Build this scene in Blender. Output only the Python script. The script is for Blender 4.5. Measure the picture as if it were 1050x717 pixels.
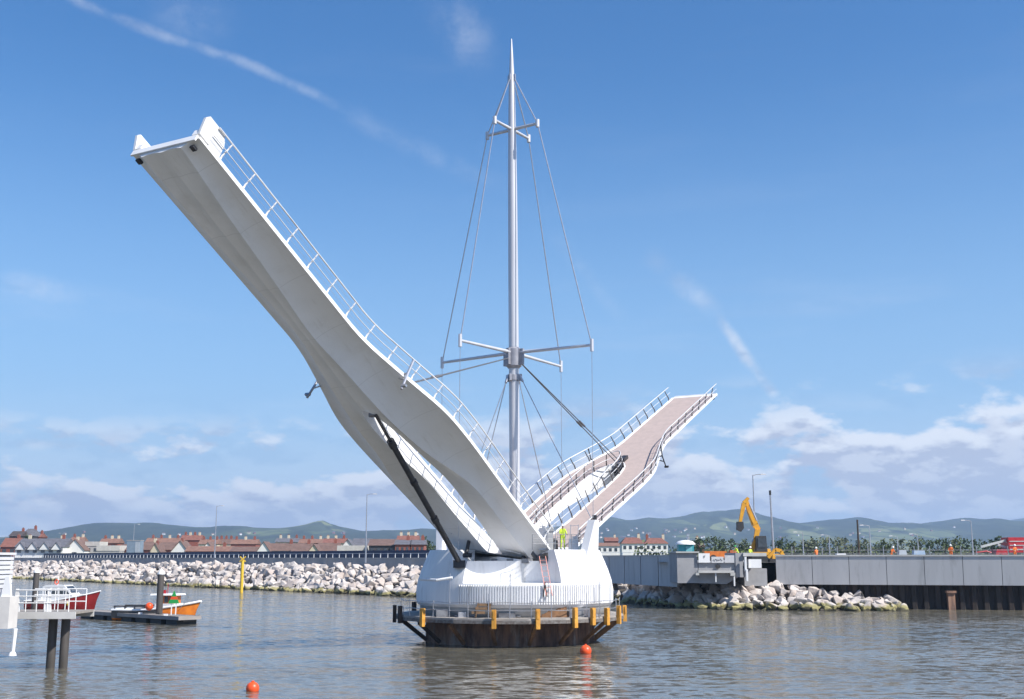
import bpy, bmesh, math, random
from mathutils import Vector, Matrix, noise
R = math.radians
for o in list(bpy.data.objects): bpy.data.objects.remove(o)
S = bpy.context.scene
COL = S.collection
# ------------------------------------------------------------------ camera
FP, HZ, EYE = 1180.0, 572.0, 5.84
PITCH = math.atan((HZ-358.5)/FP)
cam = bpy.data.cameras.new('camera'); co = bpy.data.objects.new('camera', cam); COL.objects.link(co)
cam.sensor_width = 36; cam.lens = 36*FP/1050; cam.clip_start = .5; cam.clip_end = 40000
co.location = (0, 0, EYE); co.rotation_euler = (R(90)+PITCH, 0, 0); S.camera = co
def P(px, py, Y):
    """world point seen at photograph position (px,py), at distance Y ahead"""
    dx = px-525; up = 358.5-py
    v = Vector((dx, FP*math.cos(PITCH)-up*math.sin(PITCH), FP*math.sin(PITCH)+up*math.cos(PITCH)))
    v *= Y/v.y
    return Vector((v.x, Y, v.z+EYE))
# ------------------------------------------------------------------ sun and sky
SUN_EL, SUN_AZ = 46.0, 122.0            # azimuth clockwise from +Y (view direction)
sd = Vector((math.sin(R(SUN_AZ))*math.cos(R(SUN_EL)), math.cos(R(SUN_AZ))*math.cos(R(SUN_EL)), math.sin(R(SUN_EL))))
sl = bpy.data.lights.new('sun', 'SUN'); so = bpy.data.objects.new('sun', sl); COL.objects.link(so)
sl.energy = 4.6; sl.angle = R(.53); sl.color = (1, .955, .89)
so.rotation_euler = sd.to_track_quat('Z', 'Y').to_euler()
S.view_settings.view_transform = 'Standard'; S.view_settings.look = 'None'
S.view_settings.exposure = 0.70; S.view_settings.gamma = 1
W = bpy.data.worlds.new('World'); S.world = W; W.use_nodes = True
nt = W.node_tree; nt.nodes.clear()
def N(t, ty, **k):
    n = t.nodes.new(ty)
    for a, b in k.items(): setattr(n, a, b)
    return n
def M(t, op, a, b=None, c=None, clamp=False):
    n = N(t, 'ShaderNodeMath', operation=op, use_clamp=clamp)
    for i, x in enumerate((a, b, c)):
        if x is None: continue
        if isinstance(x, (int, float)): n.inputs[i].default_value = x
        else: t.links.new(x, n.inputs[i])
    return n.outputs[0]
def SM(t, x, a, b):
    n = N(t, 'ShaderNodeMapRange', interpolation_type='SMOOTHSTEP')
    t.links.new(x, n.inputs[0])
    for i, q in ((1, a), (2, b)):
        if isinstance(q, (int, float)): n.inputs[i].default_value = q
        else: t.links.new(q, n.inputs[i])
    return n.outputs[0]
def MIXC(t, f, a, b):
    n = N(t, 'ShaderNodeMix', data_type='RGBA')
    for i, x in ((0, f), (6, a), (7, b)):
        if isinstance(x, (int, float)): n.inputs[i].default_value = x
        elif isinstance(x, tuple): n.inputs[i].default_value = (*x, 1)
        else: t.links.new(x, n.inputs[i])
    return n.outputs[2]
sky = N(nt, 'ShaderNodeTexSky', sky_type='NISHITA', sun_disc=False)
sky.sun_elevation = R(SUN_EL); sky.sun_rotation = R(SUN_AZ); sky.air_density = 1.0; sky.dust_density = .45; sky.ozone_density = 2.2
tc = N(nt, 'ShaderNodeTexCoord'); sx = N(nt, 'ShaderNodeSeparateXYZ'); nt.links.new(tc.outputs['Generated'], sx.inputs[0])
DX, DY, DZ = sx.outputs
def wnoise(zoff, scale, zs, detail=8, rough=.55, seed=0):
    c = N(nt, 'ShaderNodeCombineXYZ')
    nt.links.new(DX, c.inputs[0]); nt.links.new(M(nt, 'ADD', DY, seed), c.inputs[1])
    nt.links.new(M(nt, 'MULTIPLY', M(nt, 'ADD', DZ, zoff), zs), c.inputs[2])
    n = N(nt, 'ShaderNodeTexNoise'); n.inputs['Scale'].default_value = scale; n.inputs['Detail'].default_value = detail
    n.inputs['Roughness'].default_value = rough; nt.links.new(c.outputs[0], n.inputs['Vector'])
    return n.outputs[0]
side = SM(nt, DX, -.35, .45)
topz = M(nt, 'ADD', M(nt, 'MULTIPLY', side, .03), .085)
thr = M(nt, 'ADD', M(nt, 'MULTIPLY', SM(nt, DZ, .03, topz), .13), .328)      # higher up: fewer clouds
n0 = wnoise(0, 9.5, 2.2, 10, .56, seed=4.4); n1 = wnoise(.009, 9.5, 2.2, 8, .5, seed=4.4)
dens = M(nt, 'MULTIPLY', SM(nt, M(nt, 'SUBTRACT', n0, thr), 0.0, .10), M(nt, 'SUBTRACT', 1.0, SM(nt, DZ, M(nt, 'MULTIPLY', topz, .92), M(nt, 'MULTIPLY', topz, 1.5))))
dabove = SM(nt, M(nt, 'ADD', M(nt, 'SUBTRACT', n1, thr), M(nt, 'MULTIPLY', M(nt, 'SUBTRACT', n1, n0), 1.2)), -.04, .17)
fine = wnoise(0, 24, 2.4, 9, .6, seed=8.8)
dabove = M(nt, 'MULTIPLY', dabove, M(nt, 'SUBTRACT', 1.35, M(nt, 'MULTIPLY', SM(nt, fine, .40, .58), .85)), clamp=True)
ccol = MIXC(nt, M(nt, 'MULTIPLY', dabove, .95), (.64, .665, .71), (.35, .385, .49))
wisp = SM(nt, wnoise(0, 3.0, 7, 9, .6, 7.7), .50, .78)                       # thin high haze streaks
wisp = M(nt, 'MULTIPLY', wisp, M(nt, 'SUBTRACT', .20, M(nt, 'MULTIPLY', SM(nt, DZ, .10, .3), .17)))
lowb = M(nt, 'SUBTRACT', 1.0, SM(nt, DZ, 0.0, .16))
alpha = M(nt, 'MAXIMUM', M(nt, 'MULTIPLY', dens, .93), wisp)
alpha = M(nt, 'MAXIMUM', alpha, M(nt, 'MULTIPLY', lowb, .38))
brk = wnoise(0, 26, 1, 6, .65, 1.3); wig = wnoise(0, 5, 1, 3, .5, 9)
def trail(p0, p1, width, strength, fade0=.05, fade1=.05, bend=.005):
    a = (P(*p0, 1000)-Vector((0, 0, EYE))).normalized(); b = (P(*p1, 1000)-Vector((0, 0, EYE))).normalized()
    n = a.cross(b).normalized(); e = (b-a).normalized(); L = (b-a).length
    dt = N(nt, 'ShaderNodeVectorMath', operation='DOT_PRODUCT'); nt.links.new(tc.outputs['Generated'], dt.inputs[0]); dt.inputs[1].default_value = n
    al = N(nt, 'ShaderNodeVectorMath', operation='DOT_PRODUCT'); nt.links.new(tc.outputs['Generated'], al.inputs[0]); al.inputs[1].default_value = e
    s = M(nt, 'SUBTRACT', al.outputs['Value'], a.dot(e))
    dist = M(nt, 'ABSOLUTE', M(nt, 'ADD', dt.outputs['Value'], M(nt, 'MULTIPLY', M(nt, 'SUBTRACT', wig, .5), bend)))
    core = M(nt, 'SUBTRACT', 1.0, SM(nt, dist, 0.0, M(nt, 'MULTIPLY', M(nt, 'ADD', brk, .4), width)))
    m = M(nt, 'MULTIPLY', core, M(nt, 'MULTIPLY', SM(nt, s, 0, fade0), M(nt, 'SUBTRACT', 1.0, SM(nt, s, L-fade1, L))))
    return M(nt, 'MULTIPLY', m, M(nt, 'MULTIPLY', SM(nt, brk, .25, .7), strength))
for a in (((40, -20), (400, 135), .0075, .27, .02, .10, .03), ((330, 105), (540, 200), .014, .13, .05, .08, .03),
          ((655, 258), (748, 335), .016, .32, .03, .03, .03), ((725, 312), (803, 412), .009, .62, .03, .015, .02),
          ((430, -10), (505, 85), .03, .22, .05, .05, .05), ((150, -20), (240, 50), .035, .18, .05, .05, .05),
          ((-20, 283), (110, 312), .018, .26, .02, .05, .03), ((560, 230), (650, 345), .012, .12, .04, .04, .03),
          ((-30, 455), (260, 470), .009, .5, .05, .1, .02)):
    alpha = M(nt, 'MAXIMUM', alpha, trail(*a))
bg1 = N(nt, 'ShaderNodeBackground'); bg2 = N(nt, 'ShaderNodeBackground')
hs = N(nt, 'ShaderNodeHueSaturation'); hs.inputs['Saturation'].default_value = 1.33; hs.inputs['Hue'].default_value = .504
nt.links.new(sky.outputs[0], hs.inputs['Color']); nt.links.new(MIXC(nt, M(nt, 'MULTIPLY', M(nt, 'SUBTRACT', 1.0, SM(nt, DZ, .02, .42)), .82), hs.outputs[0], (2.0, 3.45, 5.5)), bg1.inputs[0]); bg1.inputs[1].default_value = .100
nt.links.new(ccol, bg2.inputs[0]); bg2.inputs[1].default_value = .92
mx = N(nt, 'ShaderNodeMixShader'); nt.links.new(alpha, mx.inputs[0]); nt.links.new(bg1.outputs[0], mx.inputs[1]); nt.links.new(bg2.outputs[0], mx.inputs[2])
wo = N(nt, 'ShaderNodeOutputWorld'); nt.links.new(mx.outputs[0], wo.inputs[0])
S.render.engine = 'CYCLES'
try: S.cycles.volume_bounces = 0; S.cycles.volume_max_steps = 64
except Exception: pass
# ------------------------------------------------------------------ materials
MATS = {}
def mat(name, c1, c2=None, scale=2.0, rough=.7, metal=0.0, bump=0.0, bscale=None, spec=.5, detail=5, coord='Object', c3=None, sc3=.3, stretch=None):
    if name in MATS: return MATS[name]
    m = bpy.data.materials.new(name); m.use_nodes = True; t = m.node_tree; b = t.nodes['Principled BSDF']
    b.inputs['Roughness'].default_value = rough; b.inputs['Metallic'].default_value = metal; b.inputs['Specular IOR Level'].default_value = spec
    tcn = N(t, 'ShaderNodeTexCoord'); v = tcn.outputs[coord]
    if stretch:
        mp = N(t, 'ShaderNodeMapping'); mp.inputs['Scale'].default_value = stretch; t.links.new(v, mp.inputs[0]); v = mp.outputs[0]
    if c2 is None: c2 = tuple(x*.82 for x in c1)
    n = N(t, 'ShaderNodeTexNoise'); n.inputs['Scale'].default_value = scale; n.inputs['Detail'].default_value = detail; n.inputs['Roughness'].default_value = .6
    t.links.new(v, n.inputs['Vector'])
    col = MIXC(t, SM(t, n.outputs[0], .32, .68), c1, c2)
    if c3:
        n3 = N(t, 'ShaderNodeTexNoise'); n3.inputs['Roughness'].default_value = .7; n3.inputs['Scale'].default_value = sc3; n3.inputs['Detail'].default_value = 6; t.links.new(v, n3.inputs['Vector'])
        col = MIXC(t, SM(t, n3.outputs[0], .52, .68), col, c3)
    t.links.new(col, b.inputs['Base Color'])
    if bump:
        nb = N(t, 'ShaderNodeTexNoise'); nb.inputs['Scale'].default_value = bscale or scale*4; nb.inputs['Detail'].default_value = 6
        t.links.new(v, nb.inputs['Vector'])
        bp = N(t, 'ShaderNodeBump'); bp.inputs['Strength'].default_value = bump; bp.inputs['Distance'].default_value = .05
        t.links.new(nb.outputs[0], bp.inputs['Height']); t.links.new(bp.outputs[0], b.inputs['Normal'])
    MATS[name] = m; return m
WHITE = mat('white_paint', (.80, .80, .79), (.72, .72, .72), .7, .38, bump=.03, bscale=1.2, stretch=(1, 1, .25))
HULL = mat('white_gelcoat', (.84, .835, .83), (.79, .785, .775), .35, .35, c3=(.74, .73, .71), sc3=.16)
CONCW = mat('white_pier_paint', (.80, .80, .80), (.72, .72, .73), .6, .55, c3=(.56, .56, .55), sc3=.5, stretch=(1.8, 1.8, .22))
PINK = mat('pink_deck_coat', (.44, .35, .315), (.39, .315, .285), 1.5, .85, bump=.2, bscale=40)
STEEL = mat('brushed_steel', (.52, .52, .54), (.44, .44, .46), 3, .36, .75)
MASTM = mat('mast_steel', (.62, .62, .64), (.54, .54, .56), 1.5, .38, .25, stretch=(1, 1, .1))
DARKM = mat('dark_steel', (.05, .05, .055), (.03, .03, .035), 3, .45, .3)
BRONZE = mat('bronze_grey_metal', (.16, .145, .14), (.11, .10, .10), 3, .4, .6)
GREYM = mat('grey_machinery', (.24, .25, .27), (.12, .12, .13), 2, .5, .2)
BAND = mat('grey_concrete_band', (.42, .42, .41), (.34, .34, .33), .8, .8)
RUST = mat('rusty_sheet_pile', (.30, .17, .11), (.09, .055, .045), 1.6, .85, bump=.4, bscale=8, c3=(.30, .25, .22), sc3=.7, stretch=(1, 1, .25))
BRNST = mat('brown_steel', (.27, .14, .065), (.15, .08, .04), 2, .75, bump=.2)
DKBR = mat('dark_brown_timber', (.07, .05, .04), (.04, .03, .027), 2, .85, stretch=(1, 1, .2))
YELP = mat('yellow_timber', (.66, .33, .05), (.50, .23, .03), 3, .6)
YELM = mat('yellow_paint', (.74, .50, .04), (.66, .42, .03), 2, .45)
EXC = mat('excavator_yellow', (.72, .36, .025), (.58, .27, .02), 1.5, .45)
ORNG = mat('orange_plastic', (.80, .10, .02), (.70, .07, .015), 4, .4)
ORANGE = mat('orange_paint', (.68, .20, .03), (.52, .13, .02), 2, .5)
REDH = mat('dark_red_hull', (.26, .018, .018), (.20, .012, .014), 2, .3)
BLK = mat('black_rubber', (.02, .02, .022), (.035, .035, .035), 3, .6)
GLASS = mat('dark_glass', (.03, .04, .05), (.05, .06, .07), 2, .08, spec=.8)
QWALL = mat('quay_panel', (.52, .52, .525), (.47, .47, .475), .5, .8, c3=(.40, .40, .40), sc3=.9, bump=.1, stretch=(1, 1, .13))
COPING = mat('pale_coping', (.50, .49, .47), (.42, .42, .40), 1, .75)
PROM = mat('promenade_wall', (.38, .38, .385), (.32, .32, .325), .6, .8)
ASPH = mat('asphalt', (.10, .10, .10), (.07, .07, .07), .5, .9)
PAVE = mat('pavement', (.30, .29, .27), (.25, .24, .23), .6, .9)
GRASS = mat('grass_field', (.10, .13, .045), (.16, .15, .06), .02, .95, coord='Object', c3=(.22, .19, .09), sc3=.006)
NAVY = mat('navy_hoarding', (.022, .036, .10), (.016, .026, .07), .5, .6)
TEAL = mat('teal_plastic', (.04, .30, .34), (.03, .24, .28), 2, .5)
GREEN = mat('green_plastic', (.02, .35, .08), (.02, .28, .06), 2, .5)
REDP = mat('red_paint', (.45, .02, .03), (.35, .015, .02), 2, .45)
HIVIS = mat('hi_vis_yellow', (.62, .78, .05), (.5, .66, .04), 4, .7)
HIVO = mat('hi_vis_orange', (.85, .20, .03), (.72, .15, .02), 4, .7)
SKIN = mat('skin', (.52, .30, .22), (.46, .26, .19), 5, .55)
NAVYC = mat('navy_cloth', (.03, .035, .06), (.02, .025, .04), 5, .9)
BARK = mat('bark', (.07, .05, .035), (.045, .035, .025), 5, .9)
DECKW = mat('grey_planks', (.30, .27, .24), (.22, .20, .18), 1.5, .8, stretch=(1, 6, 1))
FLOAT = mat('pontoon_float', (.045, .05, .05), (.03, .03, .03), 1, .7)
PILE = mat('dark_pile', (.085, .075, .07), (.05, .045, .04), 1.2, .7, c3=(.045, .04, .032), sc3=.7, stretch=(1, 1, .3))
REDL = mat('red_ladder', (.72, .30, .24), (.66, .26, .2), 2, .5)
t = HULL.node_tree; b = t.nodes['Principled BSDF']; old = b.inputs['Base Color'].links[0].from_socket
tcn = N(t, 'ShaderNodeTexCoord'); sp = N(t, 'ShaderNodeSeparateXYZ'); t.links.new(tcn.outputs['Object'], sp.inputs[0])
fr_ = M(t, 'FRACT', M(t, 'DIVIDE', sp.outputs[0], 4.1)); ln = M(t, 'LESS_THAN', fr_, .009)
mpn = N(t, 'ShaderNodeMapping'); mpn.inputs['Scale'].default_value = (.35, 2.2, 2.2); t.links.new(tcn.outputs['Object'], mpn.inputs[0])
sn = N(t, 'ShaderNodeTexNoise'); sn.inputs['Scale'].default_value = 1.3; sn.inputs['Detail'].default_value = 8; sn.inputs['Roughness'].default_value = .7; t.links.new(mpn.outputs[0], sn.inputs['Vector'])
c_ = MIXC(t, M(t, 'MULTIPLY', SM(t, sn.outputs[0], .52, .75), .35), old, (.58, .55, .50))
t.links.new(MIXC(t, M(t, 'MULTIPLY', ln, .3), c_, (.45, .44, .42)), b.inputs['Base Color'])
# water
def water_mat():
    m = bpy.data.materials.new('harbour_water'); m.use_nodes = True; t = m.node_tree; b = t.nodes['Principled BSDF']
    g = N(t, 'ShaderNodeNewGeometry')
    def nz(sc, st, det=4, ro=.55):
        mp = N(t, 'ShaderNodeMapping'); mp.inputs['Scale'].default_value = st; mp.inputs['Rotation'].default_value = (0, 0, R(12)); t.links.new(g.outputs['Position'], mp.inputs[0])
        n = N(t, 'ShaderNodeTexNoise'); n.inputs['Scale'].default_value = sc; n.inputs['Detail'].default_value = det; n.inputs['Roughness'].default_value = ro
        t.links.new(mp.outputs[0], n.inputs['Vector']); return n.outputs[0]
    big = nz(.028, (.5, 1.4, 1), 5)
    col = MIXC(t, SM(t, big, .35, .65), (.135, .120, .088), (.10, .098, .082))
    t.links.new(col, b.inputs['Base Color'])
    b.inputs['Roughness'].default_value = .12; b.inputs['IOR'].default_value = 1.33
    def nc(sc, st, det, off_):
        mp = N(t, 'ShaderNodeMapping'); mp.inputs['Scale'].default_value = st; mp.inputs['Location'].default_value = (off_, 0, 0); t.links.new(g.outputs['Position'], mp.inputs[0])
        n = N(t, 'ShaderNodeTexNoise'); n.inputs['Scale'].default_value = sc; n.inputs['Detail'].default_value = det; n.inputs['Roughness'].default_value = .62
        t.links.new(mp.outputs[0], n.inputs['Vector']); sp = N(t, 'ShaderNodeSeparateColor'); t.links.new(n.outputs['Color'], sp.inputs[0])
        return M(t, 'SUBTRACT', sp.outputs[0], .5), M(t, 'SUBTRACT', sp.outputs[1], .5)
    patch = M(t, 'ADD', .62, M(t, 'MULTIPLY', SM(t, nz(.04, (.35, 1.6, 1), 5), .38, .60), .65))
    ax, ay = nc(1.9, (.55, 1.0, 1), 5, 0); bx, by = nc(.35, (.5, 1.1, 1), 4, 7)
    nx = M(t, 'MULTIPLY', M(t, 'ADD', M(t, 'MULTIPLY', ax, .62), M(t, 'MULTIPLY', bx, .2)), patch)
    ny = M(t, 'MULTIPLY', M(t, 'ADD', M(t, 'MULTIPLY', ay, .95), M(t, 'MULTIPLY', by, .26)), patch)
    cb = N(t, 'ShaderNodeCombineXYZ'); t.links.new(nx, cb.inputs[0]); t.links.new(ny, cb.inputs[1]); cb.inputs[2].default_value = 1
    nn = N(t, 'ShaderNodeVectorMath', operation='NORMALIZE'); t.links.new(cb.outputs[0], nn.inputs[0]); t.links.new(nn.outputs[0], b.inputs['Normal'])
    return m
WATER = water_mat()
def rock_mat():
    m = bpy.data.materials.new('limestone'); m.use_nodes = True; t = m.node_tree; b = t.nodes['Principled BSDF']; b.inputs['Roughness'].default_value = .9
    g = N(t, 'ShaderNodeNewGeometry'); sp = N(t, 'ShaderNodeSeparateXYZ'); t.links.new(g.outputs['Position'], sp.inputs[0])
    oi = N(t, 'ShaderNodeObjectInfo')
    def nz(sc, det=5):
        n = N(t, 'ShaderNodeTexNoise'); n.inputs['Scale'].default_value = sc; n.inputs['Detail'].default_value = det; t.links.new(g.outputs['Position'], n.inputs['Vector']); return n.outputs[0]
    col = MIXC(t, SM(t, nz(.9), .35, .65), (.57, .515, .475), (.42, .38, .35))
    col = MIXC(t, M(t, 'MULTIPLY', SM(t, nz(.35, 2), .5, .62), .65), col, (.38, .31, .27))
    col = MIXC(t, M(t, 'MULTIPLY', SM(t, nz(3.5, 6), .55, .7), .5), col, (.30, .28, .26))
    lvl = M(t, 'ADD', sp.outputs[2], M(t, 'MULTIPLY', M(t, 'SUBTRACT', nz(.8), .5), -1.6))
    f1 = M(t, 'SUBTRACT', 1.0, SM(t, lvl, .45, .85)); f2 = M(t, 'SUBTRACT', 1.0, SM(t, lvl, .1, .32))
    col = MIXC(t, M(t, 'MULTIPLY', f1, .9), col, (.24, .215, .07)); col = MIXC(t, f2, col, (.05, .045, .025))
    t.links.new(col, b.inputs['Base Color'])
    bp = N(t, 'ShaderNodeBump'); bp.inputs['Strength'].default_value = .5; bp.inputs['Distance'].default_value = .12
    t.links.new(nz(4, 6), bp.inputs['Height']); t.links.new(bp.outputs[0], b.inputs['Normal'])
    return m
ROCK = rock_mat()
def hill_mat():
    m = bpy.data.materials.new('hill_fields'); m.use_nodes = True; t = m.node_tree; b = t.nodes['Principled BSDF']; b.inputs['Roughness'].default_value = 1; b.inputs['Specular IOR Level'].default_value = .1
    g = N(t, 'ShaderNodeNewGeometry')
    mp = N(t, 'ShaderNodeMapping'); mp.inputs['Scale'].default_value = (1, .28, 2.6); t.links.new(g.outputs['Position'], mp.inputs[0])
    def nz(sc, det=5):
        n = N(t, 'ShaderNodeTexNoise'); n.inputs['Scale'].default_value = sc; n.inputs['Detail'].default_value = det; t.links.new(mp.outputs[0], n.inputs['Vector']); return n.outputs[0]
    vo = N(t, 'ShaderNodeTexVoronoi'); vo.inputs['Scale'].default_value = .009; t.links.new(mp.outputs[0], vo.inputs['Vector'])
    cr = N(t, 'ShaderNodeValToRGB'); sp = N(t, 'ShaderNodeSeparateColor'); t.links.new(vo.outputs['Color'], sp.inputs[0]); t.links.new(sp.outputs[0], cr.inputs[0])
    el = cr.color_ramp.elements; el[0].color = (.045, .062, .03, 1); el[1].color = (.15, .145, .075, 1)
    for p, c in ((.35, (.055, .075, .032, 1)), (.6, (.12, .15, .055, 1)), (.82, (.17, .19, .075, 1))):
        e = cr.color_ramp.elements.new(p); e.color = c
    cr.color_ramp.interpolation = 'CONSTANT'
    ve = N(t, 'ShaderNodeTexVoronoi', feature='DISTANCE_TO_EDGE'); ve.inputs['Scale'].default_value = .009; t.links.new(mp.outputs[0], ve.inputs['Vector'])
    col = MIXC(t, SM(t, ve.outputs['Distance'], .03, .07), (.03, .042, .02), cr.outputs[0])
    col = MIXC(t, SM(t, nz(.0035), .44, .52), col, (.018, .028, .015))
    col = MIXC(t, M(t, 'MULTIPLY', SM(t, nz(.02), .4, .65), .5), col, (.05, .06, .03))
    t.links.new(col, b.inputs['Base Color'])
    return m
HILL = hill_mat()
def leafmat(name, a, b_):
    m = mat(name, a, b_, .8, .8, spec=.2); return m
LEAF = [leafmat('leaf_dark', (.035, .055, .022), (.05, .075, .03)), leafmat('leaf_mid', (.06, .085, .03), (.085, .11, .04)), leafmat('leaf_pale', (.15, .16, .10), (.11, .13, .07))]
# ------------------------------------------------------------------ mesh builder
class MB:
    def __init__(s): s.v = []; s.f = []; s.m = []
    def add(s, vs, fs, mi=0):
        k = len(s.v); s.v += [tuple(v) for v in vs]; s.f += [tuple(i+k for i in f) for f in fs]; s.m += [mi]*len(fs); return s
    def box(s, c, d, rz=0, mi=0, top=None, M4=None):
        """top=(sx,sy) scales the upper face"""
        tx, ty = top or (1, 1); out = []
        for z in (-1, 1):
            for x, y in ((-1, -1), (1, -1), (1, 1), (-1, 1)):
                q = Vector((x*d[0]/2*(tx if z > 0 else 1), y*d[1]/2*(ty if z > 0 else 1), z*d[2]/2))
                q = M4 @ q if M4 else Matrix.Rotation(rz, 3, 'Z') @ q
                out.append(q+Vector(c))
        return s.add(out, [(3, 2, 1, 0), (4, 5, 6, 7), (0, 1, 5, 4), (1, 2, 6, 5), (2, 3, 7, 6), (3, 0, 4, 7)], mi)
    def bar(s, a, b, w, h=None, mi=0, upv=(0, 0, 1)):
        a = Vector(a); b = Vector(b); d = (b-a); L = d.length; d.normalize(); h = h or w
        x = d.cross(Vector(upv))
        if x.length < 1e-4: x = Vector((1, 0, 0))
        x.normalize(); y = x.cross(d); out = []
        for q in (a, b):
            for i, j in ((-1, -1), (1, -1), (1, 1), (-1, 1)): out.append(q+x*i*w/2+y*j*h/2)
        return s.add(out, [(3, 2, 1, 0), (4, 5, 6, 7), (0, 1, 5, 4), (1, 2, 6, 5), (2, 3, 7, 6), (3, 0, 4, 7)], mi)
    def tube(s, pts, r, n=8, mi=0, cap=True):
        pts = [Vector(p) for p in pts]; rs = r if isinstance(r, (list, tuple)) else [r]*len(pts); out = []; x = None
        for i, p in enumerate(pts):
            d = (pts[min(i+1, len(pts)-1)]-pts[max(i-1, 0)]).normalized()
            if x is None: x = d.orthogonal().normalized()
            x = (x-d*x.dot(d)).normalized(); y = d.cross(x)
            for k in range(n):
                a = 2*math.pi*k/n; out.append(p+(x*math.cos(a)+y*math.sin(a))*rs[i])
        fs = []
        for i in range(len(pts)-1):
            for k in range(n): fs.append((i*n+k, i*n+(k+1) % n, (i+1)*n+(k+1) % n, (i+1)*n+k))
        if cap: fs += [tuple(range(n))[::-1], tuple(range((len(pts)-1)*n, len(pts)*n))]
        return s.add(out, fs, mi)
    def lathe(s, prof, n=32, c=(0, 0, 0), a0=0, a1=2*math.pi, mi=0):
        full = abs(a1-a0-2*math.pi) < 1e-6; m = n if full else n+1; out = []
        for r, z in prof:
            for k in range(m):
                a = a0+(a1-a0)*k/n; out.append((c[0]+r*math.cos(a), c[1]+r*math.sin(a), c[2]+z))
        fs = []
        for i in range(len(prof)-1):
            for k in range(n): k2 = (k+1) % m; fs.append((i*m+k, i*m+k2, (i+1)*m+k2, (i+1)*m+k))
        return s.add(out, fs, mi)
    def sphere(s, c, r, n=16, sc=(1, 1, 1), mi=0):
        pr = [(max(r*math.sin(math.pi*i/(n//2)), 1e-4), -r*math.cos(math.pi*i/(n//2))) for i in range(n//2+1)]
        k = len(s.v); s.lathe(pr, n, (0, 0, 0), mi=mi)
        for i in range(k, len(s.v)):
            v = s.v[i]; s.v[i] = (c[0]+v[0]*sc[0], c[1]+v[1]*sc[1], c[2]+v[2]*sc[2])
        return s
    def prism(s, pts, off, mi=0):
        n = len(pts); a = [Vector(p) for p in pts]; off = Vector(off)
        return s.add(a+[p+off for p in a], [tuple(range(n))[::-1], tuple(range(n, 2*n))]+[(i, (i+1) % n, n+(i+1) % n, n+i) for i in range(n)], mi)
    def mesh(s, name, mats, smooth=False, merge=False):
        me = bpy.data.meshes.new(name); me.from_pydata(s.v, [], s.f)
        for m in (mats if isinstance(mats, (list, tuple)) else [mats]): me.materials.append(m)
        me.polygons.foreach_set('material_index', s.m)
        bm = bmesh.new(); bm.from_mesh(me)
        if merge: bmesh.ops.remove_doubles(bm, verts=bm.verts, dist=1e-4)
        bmesh.ops.recalc_face_normals(bm, faces=bm.faces)
        bm.to_mesh(me); bm.free()
        if smooth:
            me.polygons.foreach_set('use_smooth', [True]*len(me.polygons))
            try: me.set_sharp_from_angle(angle=R(smooth if smooth > 1 else 35))
            except Exception: pass
        me.update(); return me
    def build(s, name, mats, parent=None, smooth=False, merge=False):
        return link(name, s.mesh(name, mats, smooth, merge), parent)
def link(name, me, parent=None):
    o = bpy.data.objects.new(name, me); COL.objects.link(o)
    if parent is not None: o.parent = parent
    return o
def tag(o, label=None, cat=None, group=None, kind=None):
    for k, v in (('label', label), ('category', cat), ('group', group), ('kind', kind)):
        if v: o[k] = v
    return o
def root(name, loc, label, cat, group=None, rz=0):
    o = bpy.data.objects.new(name, None); COL.objects.link(o); o.empty_display_size = .3
    o.location = loc; o.rotation_euler = (0, 0, rz); return tag(o, label, cat, group)
def copy_tree(o, parent=None):
    c = o.copy(); COL.objects.link(c); c.parent = parent
    for ch in [q for q in KIDS.get(o.name, [])]: copy_tree(ch, c)
    return c
KIDS = {}
def index_kids(o):
    KIDS[o.name] = list(o.children)
    for c in o.children: index_kids(c)
def structure(o): o['kind'] = 'structure'; return o
rnd = random.Random(7)
# ================================================================== SETTING
BANK = [(-700, 1020), (-330, 568), (-163, 360), (-102, 285), (-50, 221), (-14.6, 178), (4, 167), (15, 157), (19.5, 143), (25, 134), (34, 132), (45, 131.2), (60, 129), (100, 123), (400, 80), (3000, -300)]
BV = [Vector((x, y)) for x, y in BANK]
def bnorm(i):
    a = BV[max(i-1, 0)]; b = BV[min(i+1, len(BV)-1)]; d = (b-a).normalized(); return Vector((-d.y, d.x))   # inland
def off(i, d): return BV[i]+bnorm(i)*d
# water sheet
mb = MB(); E = 9500
mb.add([(-E, -1800, 0), (E, -1800, 0), (E, 9000, 0), (-E, 9000, 0)], [(0, 1, 2, 3)])
structure(mb.build('water', WATER))
# land sheet at z 5 beyond the banks
mb = MB(); LZ = 4.9
left_off = lambda i: 9.0 if i < 6 else (7.0 if i < 8 else 8.0)
front = [off(i, left_off(i)) for i in range(len(BV))]
pts = [(-E+50, 1100, LZ)]+[(p.x, p.y, LZ) for p in front]+[(E-50, -300, LZ), (E-50, 8900, LZ), (-E+50, 8900, LZ)]
bmm = bmesh.new()                                                # quads from the bank edge straight back to the far edge
fr = pts[:-2]; vs = [bmm.verts.new(p) for p in fr]; bk = [bmm.verts.new((-E+50+(2*E-100)*i/(len(fr)-1), 8900, LZ)) for i in range(len(fr))]
for i in range(len(fr)-1): bmm.faces.new((vs[i], vs[i+1], bk[i+1], bk[i]))
bmesh.ops.recalc_face_normals(bmm, faces=bmm.faces)
me = bpy.data.meshes.new('ground'); bmm.to_mesh(me); bmm.free(); me.materials.append(GRASS)
structure(link('ground', me))
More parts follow.
